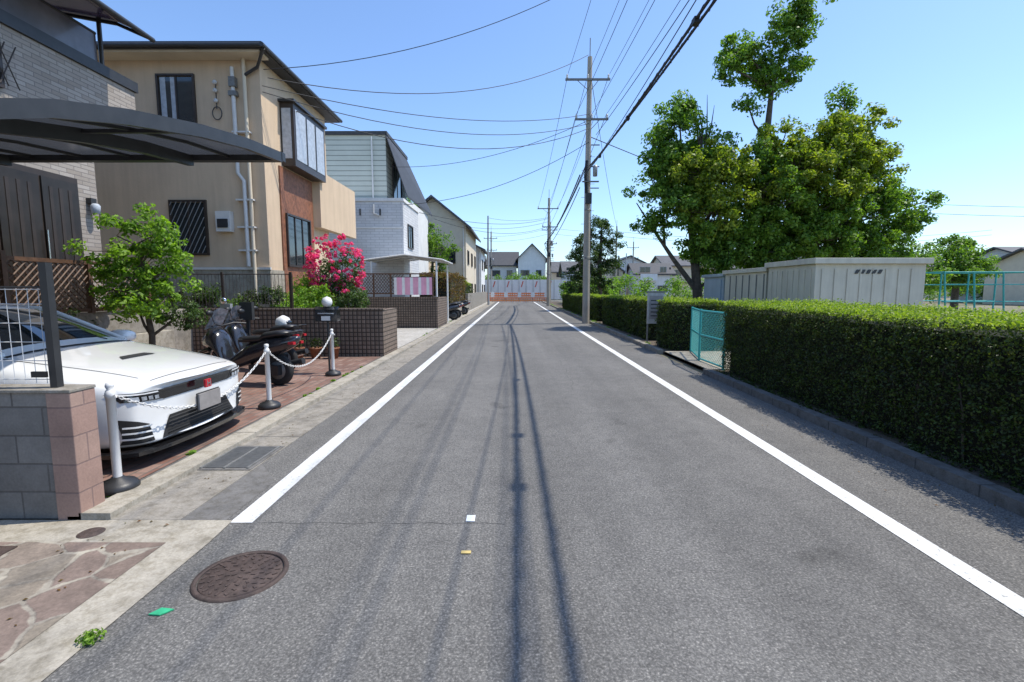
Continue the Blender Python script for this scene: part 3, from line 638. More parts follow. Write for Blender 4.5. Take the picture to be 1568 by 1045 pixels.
g['bay_window'].box(-6.50,-6.12,14.0,16.2,5.05,6.75,'bronze'); g['bay_window'].box(-6.14,-6.108,14.1,16.1,5.25,6.6,'curtain'); g['bay_window'].box(-6.45,-6.2,13.985,14.2,5.25,6.6,'curtain'); g['bay_window'].box(-6.52,-6.05,13.9,16.3,6.751,6.82,'dkmetal')
for y in (14.8,15.45): g['bay_window'].box(-6.12,-6.09,y-.025,y+.025,5.25,6.6,'dkmetal')
p=g['pipes']
p.tube([(-7.15,12.9,7.2),(-7.15,12.9,4.6),(-7.0,12.9,4.4),(-7.0,12.9,2.2)],.05,'vinyl',10); p.tube([(-6.85,12.9,7.4),(-6.85,12.9,1.0)],.045,'stucco2',10); p.tube([(-6.1,12.45,7.45),(-6.5,12.9,7.2),(-6.85,12.9,7.0)],.04,'dkmetal',8)
p.box(-7.25,-7.05,12.84,12.96,6.5,6.62,'steel'); p.box(-7.22,-7.06,12.82,12.96,6.72,6.95,'steel')
for z in (5.6,5.2,3.9,3.2,2.6): p.box(-7.23,-6.78,12.86,12.99,z,z+.04,'vinyl')
m_=g['vent_hood']; m_.box(-7.75,-7.38,12.80,12.99,3.1,3.62,'vinyl'); m_.box(-7.70,-7.43,12.77,12.80,3.2,3.42,'dkmetal')
g['cable_coil'].tube([(-7.62+.12*math.cos(a),12.95,6.1+.16*math.sin(a)) for a in [k*math.pi/8 for k in range(17)]],.012,'dkmetal',6,False)
g['cable_coil'].tube([(-7.62,12.95,6.9),(-7.62,12.95,6.2)],.012,'dkmetal',6); 
for z in (6.4,6.65,6.85): g['cable_coil'].lathe([(0,-.05),(.05,-.05),(.05,.0),(0,0)],'ceramic',(-7.62,12.95,z),'Y',12)
g.done()
mb=MB(); mb.box(-9,-5.2,11.42,13,-.05,.85,'soil'); mb.build('garden_bed')
def screenwall(x0,x1,y0,y1,h,ret):
    g=G('screen_block_wall'); g['blocks'].box(x0,x1,y0,y1,0,h,'brown'); g['coping'].box(x0,x1+.02,y0-.02,y1+.02,h+.001,h+.04,'brown'); g['return'].box(x1-.15,x1,y1+.001,ret,0,h,'brown')
    n=int((x1-x0)/.1)
    for k in range(n): x=x0+k*.1; g['ribs'].box(x,x+.025,y0-.018,y0-.001,.03,h-.02,'brown')
    g.done()
screenwall(-7.5,-3.05,11.25,11.4,1.12,12.6); screenwall(-6.5,-3.1,19.7,19.86,1.26,22.5)
g=G('garden_mesh_fence'); m_=g['posts']
for x in (-10,-8.4,-6.8,-5.2): m_.box(x-.025,x+.025,11.32,11.37,.9,2.0,'bronze')
for i in range(60): x=-10+i*.082; m_.cyl((x,11.35,1.15),(x,11.35,1.95),.006,'bronze',n=4,caps=False)
for z in (1.18,1.95): m_.cyl((-10,11.345,z),(-5.2,11.345,z),.012,'bronze',n=6)
g.done()
g=G('retaining_wall'); g['wall'].box(-12,-7.51,10.2,11.25,-.05,1.15,'conc'); g['wall'].box(-12,-7.2,7.0,10.199,-.05,.75,'conc_l'); g['step'].box(-7.199,-6.85,8.2,9.6,-.02,.38,'conc_l'); g.done(.01)
g=G('utility_meter_post'); g['post'].box(-5.72,-5.58,9.55,9.68,.03,1.25,'brown'); g['box'].box(-5.75,-5.55,9.46,9.55,1.0,1.32,'polegrey'); g['box'].lathe([(0,0),(.06,0),(.06,.05),(0,.05)],'chrome',(-5.65,9.40,1.38),'Y',16); g['intercom'].box(-5.4,-5.15,9.5,9.6,1.0,1.35,'dkmetal'); g['intercom'].box(-5.3,-5.25,9.55,9.6,.03,1.0,'dkmetal'); g.done()
g=G('letterbox_lamp_post',(-3.45,8.95,.03)); g['post'].cyl((0,0,0),(0,0,1.0),.02,'dkmetal'); g['letterbox'].box(-.20,.20,-.08,.10,.98,1.19,'carblack'); g['letterbox'].box(-.15,.15,-.086,-.081,1.12,1.14,'chrome'); g['letterbox'].prism([(-.22,-.1,1.191),(.22,-.1,1.191),(.22,0,1.24),(-.22,0,1.24)],(0,.0,.012),'carblack')
g['lamp'].lathe([(0,1.25),(.06,1.255),(.09,1.30),(.095,1.35),(.07,1.41),(0,1.44)],'plast_w',n=20); g['lamp'].cyl((0,0,1.19),(0,0,1.26),.03,'dkmetal'); g['sign'].box(-.08,.08,-.1,-.088,1.0,1.08,'plast_w'); g.done()
# ------------------------------------------------------------ grey tile house (left)
g=G('grey_brick_house')
w=g['walls']; w.box(-16,-8,-2,9.5,0,4.45,'tile'); w.box(-16,-7.95,-2,10.6,4.451,5.70,'tile'); w.box(-16,-9.3,-2,9.8,5.701,8.2,'tile')
g['parapet_cap'].box(-8.38,-7.90,-2,10.65,5.701,5.90,'dkmetal'); g['fascia'].box(-8.0,-7.9,-2,10.65,4.33,4.45,'dkmetal')
b=g['balcony_roof']
for y in (2,4,6,8,9.95): b.tube([(-9.3,y,7.0),(-7.7,y,6.72),(-7.1,y,6.46)],.035,'dkmetal',6)
b.poly([(-9.3,-2,7.05),(-7.7,-2,6.77),(-7.7,10.0,6.77),(-9.3,10.0,7.05)],'purple'); b.poly([(-7.7,-2,6.77),(-7.06,-2,6.49),(-7.06,10.0,6.49),(-7.7,10.0,6.77)],'purple')
b.tube([(-7.08,-2,6.46),(-7.08,10.05,6.46)],.045,'dkmetal',6); b.tube([(-8.05,9.95,5.9),(-8.05,9.95,6.85)],.04,'dkmetal',6); b.tube([(-8.05,6,5.9),(-8.05,6,6.85)],.04,'dkmetal',6)
b.box(-8.12,-8.09,-2,9.9,5.901,6.5,'greyglass'); b.tube([(-8.1,-2,6.52),(-8.1,9.9,6.52)],.03,'dkmetal',6)
win_x(g,6.4,7.8,4.75,5.4,-7.949,split=0)
for k in range(9): g['windows'].tube([(-7.87,6.4+k*.17,4.75),(-7.87,6.4+k*.17+.3,5.4)],.012,'bronze',4); g['windows'].tube([(-7.87,6.7+k*.17,4.75),(-7.87,6.4+k*.17,5.4)],.012,'bronze',4)
d=g['door']; d.box(-8.0,-7.96,7.55,9.05,1.2,3.6,'bronze')
for y in (7.6,8.33):
    d.box(-7.96,-7.93,y,y+.68,1.25,3.5,'doordark')
    for q in (.12,.30,.48): d.box(-7.93,-7.922,y+q,y+q+.06,1.5,3.35,'bronze')
d.tube([(-7.88,8.30,1.9),(-7.88,8.30,2.6)],.015,'chrome',6)
g['lamp'].lathe([(0,-.1),(.07,-.08),(.08,.06),(.05,.10),(0,.11)],'curtain',(-7.88,9.3,3.1),n=14); g['lamp'].box(-8,-7.9,9.24,9.36,3.2,3.3,'dkmetal')
g['porch'].box(-8,-7.3,6,9.9,.76,1.2,'conc')
g.done()
g=G('lattice_fence'); m_=g['frame']
for z in (1.22,2.02): m_.box(-7.32,-7.26,5.5,9.7,z,z+.06,'wood')
for y in (5.5,6.9,8.3,9.64): m_.box(-7.33,-7.25,y,y+.07,1.2,2.15,'wood')
for k in range(46):
    y=5.0+k*.11
    for s in (1,-1):
        y0,y1=(y,y+.74) if s>0 else (y+.74,y)
        if min(y0,y1)>=5.4 and max(y0,y1)<=9.75: g['lattice'].tube([(-7.29+.01*s,y0,1.28),(-7.29+.01*s,y1,2.02)],.012,'wood',4,False)
g.done()
# ------------------------------------------------------------ carport
g=G('carport'); R=g['roof_panels']; F=g['frame']
prof=[(2.2,2.35),(2.6,2.55),(3.1,2.74),(3.6,2.92),(4.3,3.10),(5.3,3.30),(6.2,3.43),(7.1,3.50)]
xa,xb=-8.6,-3.35
for i in range(len(prof)-1):
    (y0,z0),(y1,z1)=prof[i],prof[i+1]
    R.poly([(xa,y0,z0),(xb,y0,z0),(xb,y1,z1),(xa,y1,z1)],'poly')
def rib(x,w,h,dz=0):
    for i in range(len(prof)-1):
        (y0,z0),(y1,z1)=prof[i],prof[i+1]
        z0+=dz;z1+=dz
        F.add([(x-w,y0,z0-h),(x+w,y0,z0-h),(x+w,y0,z0+.012),(x-w,y0,z0+.012),(x-w,y1,z1-h),(x+w,y1,z1-h),(x+w,y1,z1+.012),(x-w,y1,z1+.012)],[(0,1,2,3),(4,7,6,5),(0,4,5,1),(1,5,6,2),(2,6,7,3),(3,7,4,0)],'dkmetal')
rib(xb+.03,.03,.12,.02); rib(xa,.03,.08)
k=xb-.7
while k>xa: rib(k,.018,.035); k-=.7
for x in (-4.6,-7.2): rib(x,.045,.13,-.02)
F.box(xa,xb+.06,7.08,7.20,3.42,3.54,'dkmetal'); F.box(xa,xb+.06,2.12,2.22,2.26,2.4,'dkmetal')
for (y,z) in prof[1:-1:2]: F.box(xa,xb,y-.02,y+.02,z-.06,z-.02,'dkmetal')
for x in (-4.6,-7.2): F.box(x-.06,x+.06,2.25,2.37,0,2.4,'dkmetal')
g.done()
# ------------------------------------------------------------ plants left
tree('garden_shrub_tree',None,[(-6.3,8.3,.0),(-6.25,8.3,.8),(-6.35,8.3,1.6),(-6.3,8.3,2.3)],[.06,.05,.04,.025],
 [(-6.5,8.3,2.75,.42),(-6.0,8.2,2.5,.45),(-6.85,8.3,2.25,.45),(-5.8,8.3,2.05,.42),(-6.35,8.2,1.95,.55),(-6.95,8.4,1.6,.45),(-5.9,8.3,1.5,.45),(-6.45,8.3,1.25,.42),(-6.2,8.0,1.6,.4)],46,75,.085,'bushl',.19)
def bush(name,c,rx,ry,rz_,n,per,size,mat,cr=.16):
    C=[];R=[]
    for i in range(n):
        d=rng.normal(size=3); d/=np.linalg.norm(d); q=d*(rng.random()**.35); C.append((c[0]+q[0]*rx,c[1]+q[1]*ry,c[2]+q[2]*rz_)); R.append(cr*rng.uniform(.6,1.3))
    P,Q=clumps(C,R,per,.8); e=empty(name); leafmesh('foliage',P,Q,size,mat,e)
    mb=MB()
    for i in range(7): 
        t=C[random.randrange(n)]; mb.tube([(c[0]+random.uniform(-.1,.1),c[1],c[2]-rz_*1.1),(c[0]*.6+t[0]*.4,c[1]*.6+t[1]*.4,c[2]-.3*rz_),t],[.025,.018,.008],'bark',5)
    mb.build('stems',e); return e
bush('potted_bonsai',(-5.75,8.5,1.15),.35,.3,.22,22,60,.05,'dkleaf',.12)
for i,x in enumerate((-8.6,-8.0,-7.5,-6.9,-6.4,-5.9,-5.4)): bush('garden_shrub',(x,11.9+.1*(i%2),1.15+.12*(i%3)),.38,.3,.32,22,60,.06,('bushl','hedge','dkleaf')[i%3],.14)
bush('garden_shrub',(-7.4,7.6,1.0),.3,.8,.35,30,60,.06,'dkleaf',.15)
e=bush('rose_bush',(-4.75,13.2,1.75),.72,.6,.95,90,70,.07,'dkleaf',.2)
C=[];R=[]
for i in range(190):
    d=rng.normal(size=3); d/=np.linalg.norm(d); d[1]=-abs(d[1]); q=d*rng.uniform(.8,1.12); z=q[2]*.85+2.2
    if z<1.6 and rng.random()<.6: continue
    C.append((-4.75+q[0]*.78,13.2+q[1]*.65,z)); R.append(rng.uniform(.04,.085))
P,Q=clumps(C,R,30,.9); leafmesh('flowers',P,Q,.05,'petal',e,aspect=.9)
bush('rose_bush',(-5.5,13.0,1.5),.5,.4,.5,40,60,.07,'bushl',.18)
bush('garden_shrub',(-4.2,12.4,1.25),.55,.4,.45,40,70,.06,'dkleaf',.16); bush('garden_shrub',(-5.0,12.2,1.3),.5,.4,.4,40,70,.06,'bushl',.16)
weed('flower_cluster',(-4.2,12.1,1.55),.12,60,.05,'petal')
g=G('flower_pot')
for x in (-4.9,-4.5,-4.1):
    g['pots'].lathe([(0,0),(.09,0),(.13,.22),(.14,.22),(.14,.25),(.11,.25),(.1,.2),(0,.2)],'redbrown',(x,10.9,.035),n=16)
    P,Q=clumps([(x,10.9,.4)],[.17],140,.8); leafmesh('plant',P,Q,.06,'hedge',g.e)
g.done()
g=G('wooden_lattice_screen'); 
for x in (-6.4,-5.7,-5.0,-4.2,-3.3): g['posts'].box(x-.03,x+.03,19.75,19.81,1.3,2.25,'wood')
for z in (1.4,2.2): g['rails'].box(-6.4,-3.27,19.76,19.80,z,z+.05,'wood')
for k in range(12): 
    for s in (1,-1): x=-6.4+k*.12; g['lattice'].tube([(x+(0 if s>0 else .6),19.78,1.45),(x+(.6 if s>0 else 0),19.78,2.2)],.012,'wood',4,False)
g.done()
g=G('cloth_banner')
for k in range(14):
    x=-4.85+k*.11; d=.03*math.sin(k*1.9)
    g['cloth'].add([(x,19.70+d,1.38),(x+.11,19.70+.03*math.sin((k+1)*1.9),1.38),(x+.11,19.70,2.08),(x,19.70,2.08)],[(0,1,2,3)],'pinkcloth' if k%3 else 'plast_w',True)
g['rod'].cyl((-4.95,19.72,2.09),(-3.25,19.72,2.09),.015,'dkmetal'); g.done()
g=G('white_canopy')
for x,y in ((-5.9,20.2),(-3.2,20.2),(-3.2,23.5),(-5.9,23.5)): g['posts'].cyl((x,y,0),(x,y,2.75),.04,'plast_w')
for y in (20.1,21.2,22.3,23.5): g['frame'].tube([(-6.2,y,2.8),(-4.5,y,3.02),(-2.95,y,2.82)],.03,'plast_w',6)
for x,z in ((-6.2,2.8),(-4.5,3.02),(-2.95,2.82)): g['frame'].cyl((x,20.1,z),(x,23.5,z),.03,'plast_w',n=6)
g['panels'].poly([(-6.2,20.1,2.83),(-4.5,20.1,3.05),(-4.5,23.5,3.05),(-6.2,23.5,2.83)],'canopy'); g['panels'].poly([(-4.5,20.1,3.05),(-2.95,20.1,2.85),(-2.95,23.5,2.85),(-4.5,23.5,3.05)],'canopy'); g.done()
g=G('white_brick_house'); w=g['walls']; w.box(-12,-5.0,22.3,25.8,0,5.55,'wbrick'); g['cap'].box(-12.05,-4.95,22.25,25.85,5.551,5.68,'white')
g['cap'].box(-12.05,-4.97,22.27,22.3,4.35,4.42,'white'); win_x(g,23.2,24.2,3.6,4.6,-4.999)
g['pipe'].tube([(-6.3,22.22,5.4),(-6.3,22.22,5.0),(-6.0,22.22,4.9)],.04,'vinyl',6); 
for x in (-8.2,-6.9,-6.0): g['lights'].tube([(x,22.2,5.2),(x,22.2,4.9)],.04,'dkmetal',6)
g.done()
g=G('pale_siding_house'); w=g['walls']; w.box(-12.5,-6.7,26.2,31,0,9.6,'siding'); g['fascia'].box(-12.6,-6.6,26.1,31.1,9.601,9.78,'roof')
g['eave'].prism([(-6.69,26.1,9.6),(-6.69,31,9.6),(-5.2,31.5,6.2),(-5.6,26.1,6.4)],(.0,0,.12),'roof'); g['side'].box(-6.69,-5.4,26.4,31,0,6.2,'white')
g['balcony'].box(-8.9,-6.0,25.9,26.15,5.7,6.35,'white'); g['pipe'].cyl((-7.4,26.1,9.5),(-7.4,26.1,5.7),.04,'vinyl')
win_x(g,27.5,29.5,6.6,8.4,-6.69); g.done()
def house(name,x0,x1,y0,y1,h,rise,wall,roof='rooftile',ridge='y',ov=.5,storeys=2):
    g=G(name); g['walls'].box(x0,x1,y0,y1,0,h,wall); xm=(x0+x1)/2; ym=(y0+y1)/2
    if ridge=='y':
        g['gable'].prism([(x0,y0,h),(x1,y0,h),(xm,y0,h+rise)],(0,y1-y0,0),wall)
        for s,xe in ((-1,x0-ov),(1,x1+ov)):
            z=h-rise*ov/((x1-x0)/2); g['roof'].prism([(xe,y0-ov,z+.02),(xm,y0-ov,h+rise+.02),(xm,y0-ov,h+rise+.2),(xe,y0-ov,z+.2)],(0,y1-y0+2*ov,0),roof)
    else:
        g['gable'].prism([(x0,y0,h),(x0,y1,h),(x0,ym,h+rise)],(x1-x0,0,0),wall)
        for ye in (y0-ov,y1+ov):
            z=h-rise*ov/((y1-y0)/2); g['roof'].prism([(x0-ov,ye,z+.02),(x0-ov,ym,h+rise+.02),(x0-ov,ym,h+rise+.2),(x0-ov,ye,z+.2)],(x1-x0+2*ov,0,0),roof)
    for s in range(storeys):
        z=.9+s*2.8
        n=max(2,int((x1-x0)/2.8))
        for k in range(n):
            xc=x0+(k+.5)*(x1-x0)/n; ww=.45+.3*((k+s)%2)
            win_y(g,xc-ww,xc+ww,z+.1+.2*((k+s)%2),z+1.25,y0,'bronze' if wall!='white' else 'polegrey')
        n2=max(2,int((y1-y0)/3)); 
        for k in range(n2): yc=y0+(k+.5)*(y1-y0)/n2; win_x(g,yc-.6,yc+.6,z+.1,z+1.2,x1-.001)
    if storeys>1: g['balcony'].box(x0+.5,x0+(x1-x0)*.55,y0-.9,y0-.8,2.9,3.9,wall); g['balcony'].box(x0+.5,x0+(x1-x0)*.55,y0-.799,y0-.001,2.9,3.0,wall); g['pipe'].cyl((x1-.2,y0-.06,0),(x1-.2,y0-.06,h),.045,'vinyl',n=6)
    return g.done()
house('cream_gabled_house',-9.5,-4.0,41,52,6.9,2.2,'stucco2')
house('tan_house',-12,-6,33,39,5.0,1.2,'stucco')
house('cream_gabled_house',-10,-3.6,54,61,6.0,1.6,'white')
house('white_gabled_house',.8,5.6,86,95,7.0,2.4,'white','roof','y')
house('grey_gabled_house',-4.5,.5,88,96,6.0,2.4,'wsiding','roof','x')
house('white_gabled_house',-14,-6,92,101,6,2,'stucco2','rooftile','x')
house('distant_house',7.5,14,95,104,5,2,'stucco2','rooftile','x')
cols=['white','stucco2','wsiding','stucco','white','stucco2']
xs=[16,27,37,48,60,73]
for i,x in enumerate(xs): house('distant_house',x,x+8,84+3*(i%3),94+3*(i%3),5.3+.5*(i%2),1.9,cols[i],'rooftile' if i%2 else 'roof','x' if i%3 else 'y')
for i,x in enumerate((56,68,82)): house('distant_house',x,x+9,52+4*i,62+4*i,4.6,1.7,cols[(i+2)%6],'roof','x')
house('distant_house',52,60,46,54,4.0,1.6,'stucco2','rooftile','x')
house('distant_house',12.5,17.5,78,86,4.4,1.8,'stucco2','rooftile','y'); house('distant_house',18.5,24,74,80,4.0,1.5,'white','roof','x'); house('distant_house',8,12,76,82,4.4,1.5,'wsiding','rooftile','x')
for i,x in enumerate((-24,-36)): house('distant_house',x,x+9,60+8*i,70+8*i,6,2,'stucco2','roof','x')
# construction barrier
g=G('construction_fence')
for i in range(12):
    x=-4.0+i*.95; g['panels'].box(x,x+.90,66,66.06,.25,2.9,'white'); g['posts'].cyl((x-.02,65.95,0),(x-.02,65.95,3.2),.028,'polegrey')
    if i%2: g['panels'].prism([(x+.2,65.98,1.9),(x+.35,65.98,1.9),(x+.6,65.98,2.7),(x+.45,65.98,2.7)],(0,.015,0),'redbar')
for i in range(26): x=-3.6+i*.30; g['net'].cyl((x,62.0,0),(x+.15,62.0,1.2),.03,'orange',n=5); g['net'].cyl((x+.3,62.0,0),(x+.15,62.0,1.2),.03,'orange',n=5)
for k in range(4): g['net'].box(-3.6,4.3,61.97,61.99,.14+k*.29,.28+k*.29,'orange')
for i in range(5): g['signs'].box(-2.9+i*1.7,-2.45+i*1.7,61.5,61.55,.6,1.25,'plast_w'); g['stands'].cyl((-2.7+i*1.7,61.56,0),(-2.7+i*1.7,61.56,.6),.02,'steel',n=5)
g.done()
# street plants
tree('street_tree',None,[(-5.5,32,0),(-5.4,32,1.8),(-5.3,32,3.5)],[.14,.11,.08],[(-5.8,32,4.9,1.2),(-4.6,32,4.3,1.0),(-6.2,32,3.7,1.1),(-4.9,31.8,3.3,.9)],16,60,.16,'laurel',.4)
tree('street_tree',None,[(-8.4,35,0),(-8.3,35,3),(-8.3,35,6)],[.16,.12,.08],[(-8.3,35,8.5,1.3),(-7.8,35,7.2,1.2),(-9,35,7,1.2)],16,60,.16,'laurel',.4)
hedge('reddish_hedge',-5.2,-3.4,26.5,34,2.4,500,.10,'redleaf','redleaf',wob=.2)
hedge('reddish_hedge',-4.8,-3.5,35,40,2.0,400,.12,'hedge','hedget',wob=.2)
g=G('garden_wall'); g['wall'].box(-3.5,-3.3,35,60,0,1.3,'conc'); g['wall'].box(-3.39,-3.2,26.5,34.2,0,.8,'conc_l'); g.done()
# RIGHT hedges
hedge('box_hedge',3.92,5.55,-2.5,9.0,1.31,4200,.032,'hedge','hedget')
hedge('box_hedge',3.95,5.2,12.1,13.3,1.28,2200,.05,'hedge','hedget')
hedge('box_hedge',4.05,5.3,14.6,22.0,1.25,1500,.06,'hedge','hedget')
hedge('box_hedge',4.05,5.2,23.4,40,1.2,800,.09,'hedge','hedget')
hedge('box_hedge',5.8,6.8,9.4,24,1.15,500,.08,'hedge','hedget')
g=G('teal_mesh_gate')
def meshpanel(p0,p1,z0,z1):
    p0=Vector(p0);p1=Vector(p1);L=(p1-p0).length; d=(p1-p0)/L
    for z in (z0,z1,(z0+z1)/2): g['frame'].cyl(p0+Vector((0,0,z)),p1+Vector((0,0,z)),.02,'teal',n=8)
    for q in (p0,p1): g['frame'].cyl(q+Vector((0,0,z0-.08)),q+Vector((0,0,z1+.03)),.026,'teal',n=8)
    n=int(L/.075); H=z1-z0
    for k in range(-int(H/.075),n+1):
        for s in (1,-1):
            a=k*.075; b=a+H; za,zb=(z0,z1) if s>0 else (z1,z0)
            a2,b2,za2,zb2=a,b,za,zb
            if a<0: za2=za+(zb-za)*(-a)/H; a2=0
            if b>L: zb2=za+(zb-za)*(L-a)/H; b2=L
            if b2>a2: g['mesh'].cyl(p0+d*a2+Vector((0,0,za2)),p0+d*b2+Vector((0,0,zb2)),.0035,'teal',n=3,caps=False)
meshpanel((4.0,9.15,0),(4.0,10.35,0),.12,1.15); meshpanel((4.02,10.4,0),(4.35,11.8,0),.12,1.15)
g.done()
g=G('notice_board',(4.05,13.9,0)); g['board'].box(-.22,.25,-.02,.03,.62,1.50,'sign'); g['board'].box(-.25,.28,-.025,.035,1.501,1.55,'steel')
for x in (-.2,.23): g['posts'].box(x-.02,x+.02,-.01,.02,0,.62,'steel')
g['notice'].box(-.17,.20,-.027,-.021,.75,1.42,'plate')
for k in range(5): g['notice'].box(-.13,.15-.03*(k%2),-.030,-.0275,.83+k*.11,.86+k*.11,'dkmetal')
g.done()
mb=MB(); mb.box(3.95,4.15,13.1,13.3,0,.3,'conc_d'); mb.build('stone_marker',bevel=.03)
g=G('storage_shed')
def ribbed(x0,x1,y,z0,z1,mat):
    n=int((x1-x0)/.3)
    for k in range(n): x=x0+(k+.15)*(x1-x0)/n; g['ribs'].box(x,x+.05,y-.02,y,z0,z1,mat)
g['walls'].box(7.4,10.1,12,14.2,0,2.22,'shed'); ribbed(7.5,10.0,12,.1,2.1,'shed')
g['roof'].box(7.32,10.2,11.9,14.3,2.221,2.36,'shed'); g['handle'].box(8.7,8.75,11.97,12.0,1.0,1.25,'dkmetal')
for k in range(5): 
    x=8.35+k*.14; g['vents'].prism([(x,11.975,1.98),(x+.08,11.975,1.98),(x+.13,11.975,2.08),(x+.05,11.975,2.08)],(0,.02,0),'dkmetal')
for k in range(8): y=12.15+k*.26; g['ribs'].box(7.38,7.4,y,y+.05,.1,2.1,'shed')
g.done(.008)
g=G('storage_shed'); g['walls'].box(7.45,9.8,14.4,17.2,0,2.12,'shed'); g['roof'].box(7.38,9.9,14.31,17.3,2.121,2.25,'shed'); 
for k in range(6): y=14.5+k*.45; g['ribs'].box(7.43,7.45,y,y+.05,.1,2.05,'steel')
g.done(.008)
g=G('storage_shed'); g['walls'].box(7.5,9.8,17.4,19.2,0,2.05,'shedb'); g['roof'].box(7.42,9.9,17.35,19.3,2.051,2.16,'shedb'); g['door'].box(7.47,7.5,17.6,19.1,.1,1.95,'shedb'); g.done(.008)
Y=20.2
K=1.035
def sc(bl): return [((b[0]*K),Y+(b[1]-19.5)+random.uniform(-.3,.3),1.6+(b[2]-1.6)*K,b[3]*K)+tuple(b[4:]) for b in bl]
def scp(bl): return [(b[0]*K,Y,max(0,1.6+(b[2]-1.6)*K) if b[2]>0 else 0) for b in bl]
Z=19.5
tree('camphor_tree',None,scp([(7.5,Z,0),(7.35,Z,1.6),(7.2,Z,2.8),(7.0,Z,4.2),(6.8,Z,5.8),(6.5,Z,7.2)]),[.22,.19,.16,.13,.1,.06],
 sc([(6.15,Z,7.9,1.0),(5.7,Z,6.7,.9),(5.6,Z,5.6,1.0),(7.7,Z,6.9,1.1),(8.0,Z-.5,5.8,1.5,'laurel2'),(6.6,Z-.3,4.6,1.3),(8.4,Z,3.8,1.5),(5.5,Z,4.2,.7),(7.1,Z-.6,5.9,1.2,'laurel2'),(7.5,Z-.3,3.5,1.1),(6.4,Z,8.6,.5),(8.3,Z-.2,2.8,1.0),(6.3,Z,6.6,1.1),(7.5,Z-.8,4.6,1.2,'laurel2')]),28,95,.15,'laurel',.36)
tree('camphor_tree',None,scp([(10.0,Z,0),(9.9,Z,2.0),(10.0,Z,3.8),(9.8,Z,5.6),(9.8,Z,7.4),(9.9,Z,9.2),(10.3,Z,10.8)]),[.25,.22,.19,.16,.13,.09,.05],
 sc([(10.8,Z,12.0,.95),(10.4,Z,11.1,.8),(8.9,Z,10.6,.8),(8.2,Z,10.1,.6),(9.5,Z,10.1,.8),(9.6,Z,9.3,.7),(10.7,Z,9.9,.7),(9.0,Z,8.6,.4),(10.2,Z-.3,7.0,1.1,'laurel2'),(9.3,Z,6.4,1.1),(10.6,Z-.6,6.1,1.4,'laurel2'),(9.6,Z-.4,4.8,1.6),(10.9,Z-.5,4.3,1.5),(9.6,Z,3.2,1.4),(9.2,Z-.8,5.4,1.0,'laurel2'),(11.4,Z,6.8,1.0,'laurel2'),(10.4,Z-.9,3.2,1.1)]),28,95,.15,'laurel',.35)
tree('camphor_tree',None,scp([(12.8,Z,0),(12.7,Z,2.2),(12.6,Z,4),(12.6,Z,5.6),(12.8,Z,7.2)]),[.2,.18,.15,.11,.07],
 sc([(13.3,Z-.3,7.6,1.1,'laurel2'),(12.2,Z-.5,7.0,1.3,'laurel2'),(13.7,Z,6.3,1.1,'laurel2'),(12.0,Z-.5,5.4,1.5,'laurel2'),(13.3,Z,4.9,1.5),(12.8,Z-.3,3.7,1.6),(14.8,Z,5.2,.9),(15.4,Z,4.2,.9),(16.0,Z,5.0,.4),(14.6,Z,3.4,1.1),(12.7,Z,8.8,.5),(11.6,Z-.4,3.5,1.3),(14.3,Z,6.9,.6,'laurel2'),(13.6,Z-.6,2.9,1.2)]),28,95,.15,'laurel',.36)
mb=MB()
mb.tube([(7.75,Y,0),(7.7,Y,1.4),(6.6,Y,2.8),(5.6,Y,4.2),(5.0,Y,5.1)],[.15,.13,.09,.05,.02],'bark',7); mb.tube([(6.2,Y,3.4),(6.1,Y,4.5),(6.4,Y,5.8)],[.06,.05,.02],'bark',6)
for x,z in ((6.9,9.4),(7.3,9.0),(7.7,9.3),(8.0,8.9),(7.1,8.6)): mb.tube([(7.6,Y,6.5),((7.6+x)/2+.1,Y,8.0),(x,Y,z)],[.05,.03,.008],'bark',5)
mb.build('leaning_tree')
tree('conifer_tree',None,[(4.9,36,0),(4.9,36,3),(4.9,36,5)],[.12,.09,.04],[(4.9,36,5.0,.7),(4.9,36,4.0,1.0),(4.9,36,2.8,1.2),(4.9,36,1.7,1.3)],24,80,.14,'dkleaf',.35)
tree('pine_tree',None,[(6.6,37,0),(6.5,37,3),(6.6,37,6.0)],[.2,.16,.08],[(6.6,37,6.4,.9),(5.8,37,5.6,.9),(7.4,37,5.3,.9),(6.4,37,4.4,1.0),(7.2,37,3.4,1.0),(6,37,3.0,1.0),(6.6,37,2.0,1.0)],24,80,.14,'dkleaf',.38)
tree('round_tree',None,[(24,26.5,0),(24,26.5,2),(24,26.5,3)],[.2,.15,.1],[(24,26.5,3.7,1.2),(23.1,26.5,2.9,1.1),(25,26.5,2.8,1.1),(24,26,2.3,1.2)],24,80,.15,'laurel',.42)
tree('round_tree',None,[(19.5,24,0),(19.5,24,2),(19.5,24,3)],[.2,.15,.1],[(19.5,24,3.2,1.0),(18.7,24,2.4,1.0),(20.3,24,2.2,1.0)],24,80,.15,'laurel',.42)
C=[];R=[]
for i in range(170):
    x=rng.uniform(8,70); C.append((x,rng.uniform(44,50)+x*.2,rng.uniform(.6,2.6))); R.append(rng.uniform(.7,1.3))
for i in range(90): C.append((rng.uniform(5.5,9),rng.uniform(40,60),rng.uniform(.6,2.0))); R.append(rng.uniform(.5,.9))
for i in range(60): C.append((rng.uniform(-5,7),rng.uniform(74,82),rng.uniform(.6,3.6))); R.append(rng.uniform(.6,1.1))
P,Q=clumps(C,R,120,.8); leafmesh('distant_tree_row',P,Q,.26,'laurel')
g=G('climbing_frame')
for x in (17.6,18.8,20.0,21.2): 
    for y in (20,21.5): g['posts'].cyl((x+(.25 if y==20 else 0),y,0),(x,y,2.3),.035,'teal',n=6)
    g['rungs'].cyl((x,20,2.3),(x,21.5,2.3),.03,'teal',n=6)
